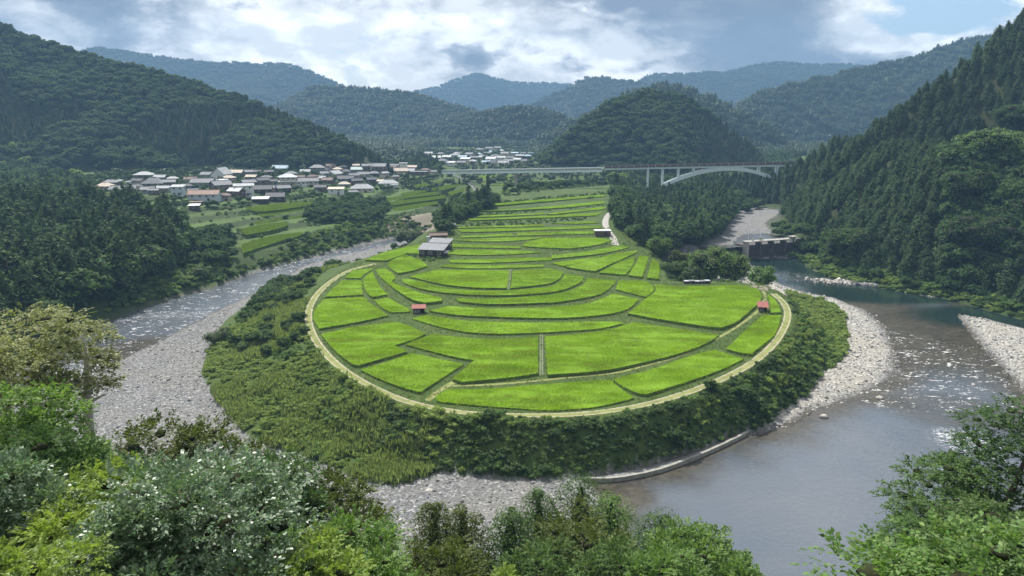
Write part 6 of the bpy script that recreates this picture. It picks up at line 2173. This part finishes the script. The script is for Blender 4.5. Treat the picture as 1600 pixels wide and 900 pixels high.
own(960, 850, 56, 110, M['broad'], 'dusky crown beneath the brownish olive one', 548, .18, 4600, lobes=15, hr=(.3, 1.0), name='dark_tree')
# large layered trees, right
own(1588, 596, 46, 150, M['broad'], 'tall layered tree filling the right picture edge', 550, .15, 9000, lobes=26, hr=(.2, 1.0), name='layered_tree', layered=True, core=.7)
own(1490, 688, 44, 150, M['broad'], 'dark layered tree leaning over the sparkling water', 551, .15, 8000, lobes=24, hr=(.15, 1.0), name='layered_tree', layered=True, core=.66)
own(1455, 790, 40, 120, M['broad'], 'low dark spreading tree in the lower right corner', 552, .14, 6000, lobes=18, hr=(.2, 1.0), name='layered_tree', layered=True, core=.7)
own(1560, 760, 36, 170, M['vine'], 'green crown in the bottom right corner', 553, .13, 7000, lobes=20, hr=(.2, 1.0), name='layered_tree', layered=True, core=.7)
# trees behind the largest paddy
for (px, py, d, wpx, m_, lab, sd) in ((1062, 405, 322, 26, 'shrub', 'left dark round bush at the corner of the fan-shaped paddies', 560), (1048, 412, 316, 30, 'vine', 'dark round bush touching the last fan paddy', 561), (1080, 412, 312, 34, 'vine', 'dark round bush above the covered stack', 562),
                                      (1112, 378, 322, 58, 'mid', 'large spreading tree in the row behind the largest paddy', 563), (1146, 386, 315, 40, 'shrub', 'dark branchy tree beside the foaming water', 564), (1095, 405, 320, 36, 'mid', 'lighter green tree left of the spreading one', 565),
                                      (1030, 370, 345, 34, 'shrub', 'round green tree behind the fan-shaped paddies', 566), (1193, 414, 296, 34, 'mid', 'small leafy tree between the sand heap and the river', 567), (1062, 386, 345, 26, 'olive', 'greyish bush behind the row of trees', 568)):
    P = at_d(px, py, d); g = land1(P[0], P[1]); h = max(4.0, P[2] - g)
    own_tree((P[0], P[1], P[2] - h), h, wpx * d / F, M[m_], sd, lab, 1500, .42, lobes=13, hr=(.12 if 'bush' in lab else .25, 1.0), name='round_bush' if 'bush' in lab else 'row_tree', cat='bush' if 'bush' in lab else 'tree')
P = hit(640, 378); own_tree((P[0], P[1], P[2]), 6.5, 15, M['vine'], 570, 'dark willow-like bush at the river end left of the farmhouse', 1300, .42, lobes=11, hr=(.05, 1.0), name='round_bush', cat='bush')
P = hit(345, 535); own_tree((P[0], P[1], P[2] - .2), 4.5, 8.5, M['vine'], 571, 'lone dark bush at the edge of the left gravel bar', 1400, .26, lobes=10, hr=(.02, 1.0), name='round_bush', cat='bush')
P = hit(315, 432); own_tree((P[0], P[1], P[2] - .2), 4.6, 9, M['vine'], 572, 'dark domed bush by the far landing of the left river', 1200, .4, lobes=10, hr=(.02, 1.0), name='round_bush', cat='bush')
P = hit(762, 322); own_conifer((P[0], P[1], P[2]), 21, 7, M['cedar'], 573, 'pointed dark conifer towering over the trees at the headland neck', 1500, .7)
P = hit(964, 292); own_tree((P[0], P[1], P[2]), 15, 17, M['lime'], 574, 'yellow green bamboo clump at the join of the two bridge halves', 1600, .6, lobes=13, hr=(.1, 1.0), name='bamboo_clump', cat='bamboo', trunk=False)
for (px, py, wpx, hpx, m_, lab, sd) in ((1545, 262, 72, 46, 'mid', 'pale green spreading tree high on the steep wooded hill', 580), (1515, 318, 74, 40, 'broad', 'big layered tree below the pale spreading one on the steep hill', 581), (1585, 212, 52, 38, 'broad', 'light crown near the right edge on the steep hill', 582),
                                        (1530, 400, 84, 50, 'broad', 'light green tree at the foot of the steep hill', 583), (1325, 402, 60, 36, 'broad', 'pale leafy tree on the bank behind the weir', 584), (1590, 330, 52, 40, 'broad', 'bright crown at the right edge halfway up the steep hill', 585)):
    P = hit(px, py); d = P[1]; h = hpx * d / F * 1.25
    own_tree((P[0], P[1], P[2] + h * .1), h, wpx * d / F, M[m_], sd, lab, 2600, .5, lobes=18, hr=(.2, 1.0), name='spreading_tree', layered=True)
for (px, py, lab, sd) in ((25, 240, 'tallest feathery bamboo above the secluded roofs', 590), (40, 262, 'pale bamboo clump nearest the secluded roofs', 591), (122, 285, 'thin leaning bamboo left of the bare hillock', 592), (5, 268, 'bamboo clump at the left edge', 593)):
    P = hit(px, py); own_tree((P[0], P[1], P[2]), 13, 10, M['lime'], sd, lab, 900, .7, lobes=10, hr=(.1, 1.0), name='bamboo_clump', cat='bamboo', trunk=False, group='bamboo clumps')

# ------------------------------------------------------------------ haze over the valley
hz = MB()
hz.box((0, 2900, 360), (13800, 6200, 760))
hzm, t_, out_ = mat('haze')
pv = t_.n('ShaderNodeVolumePrincipled')
pv.inputs['Color'].default_value = (0.34, 0.62, 1.0, 1)
pv.inputs['Density'].default_value = 1.6e-4
pv.inputs['Anisotropy'].default_value = 0.0
t_.put(out_.inputs[1], pv.outputs[0])
zmax = 0.0
me = hz.mesh('haze', hzm)
ho = link('haze', me)
tag(ho, 'thin blue summer haze filling the valley air', None, None, 'stuff')
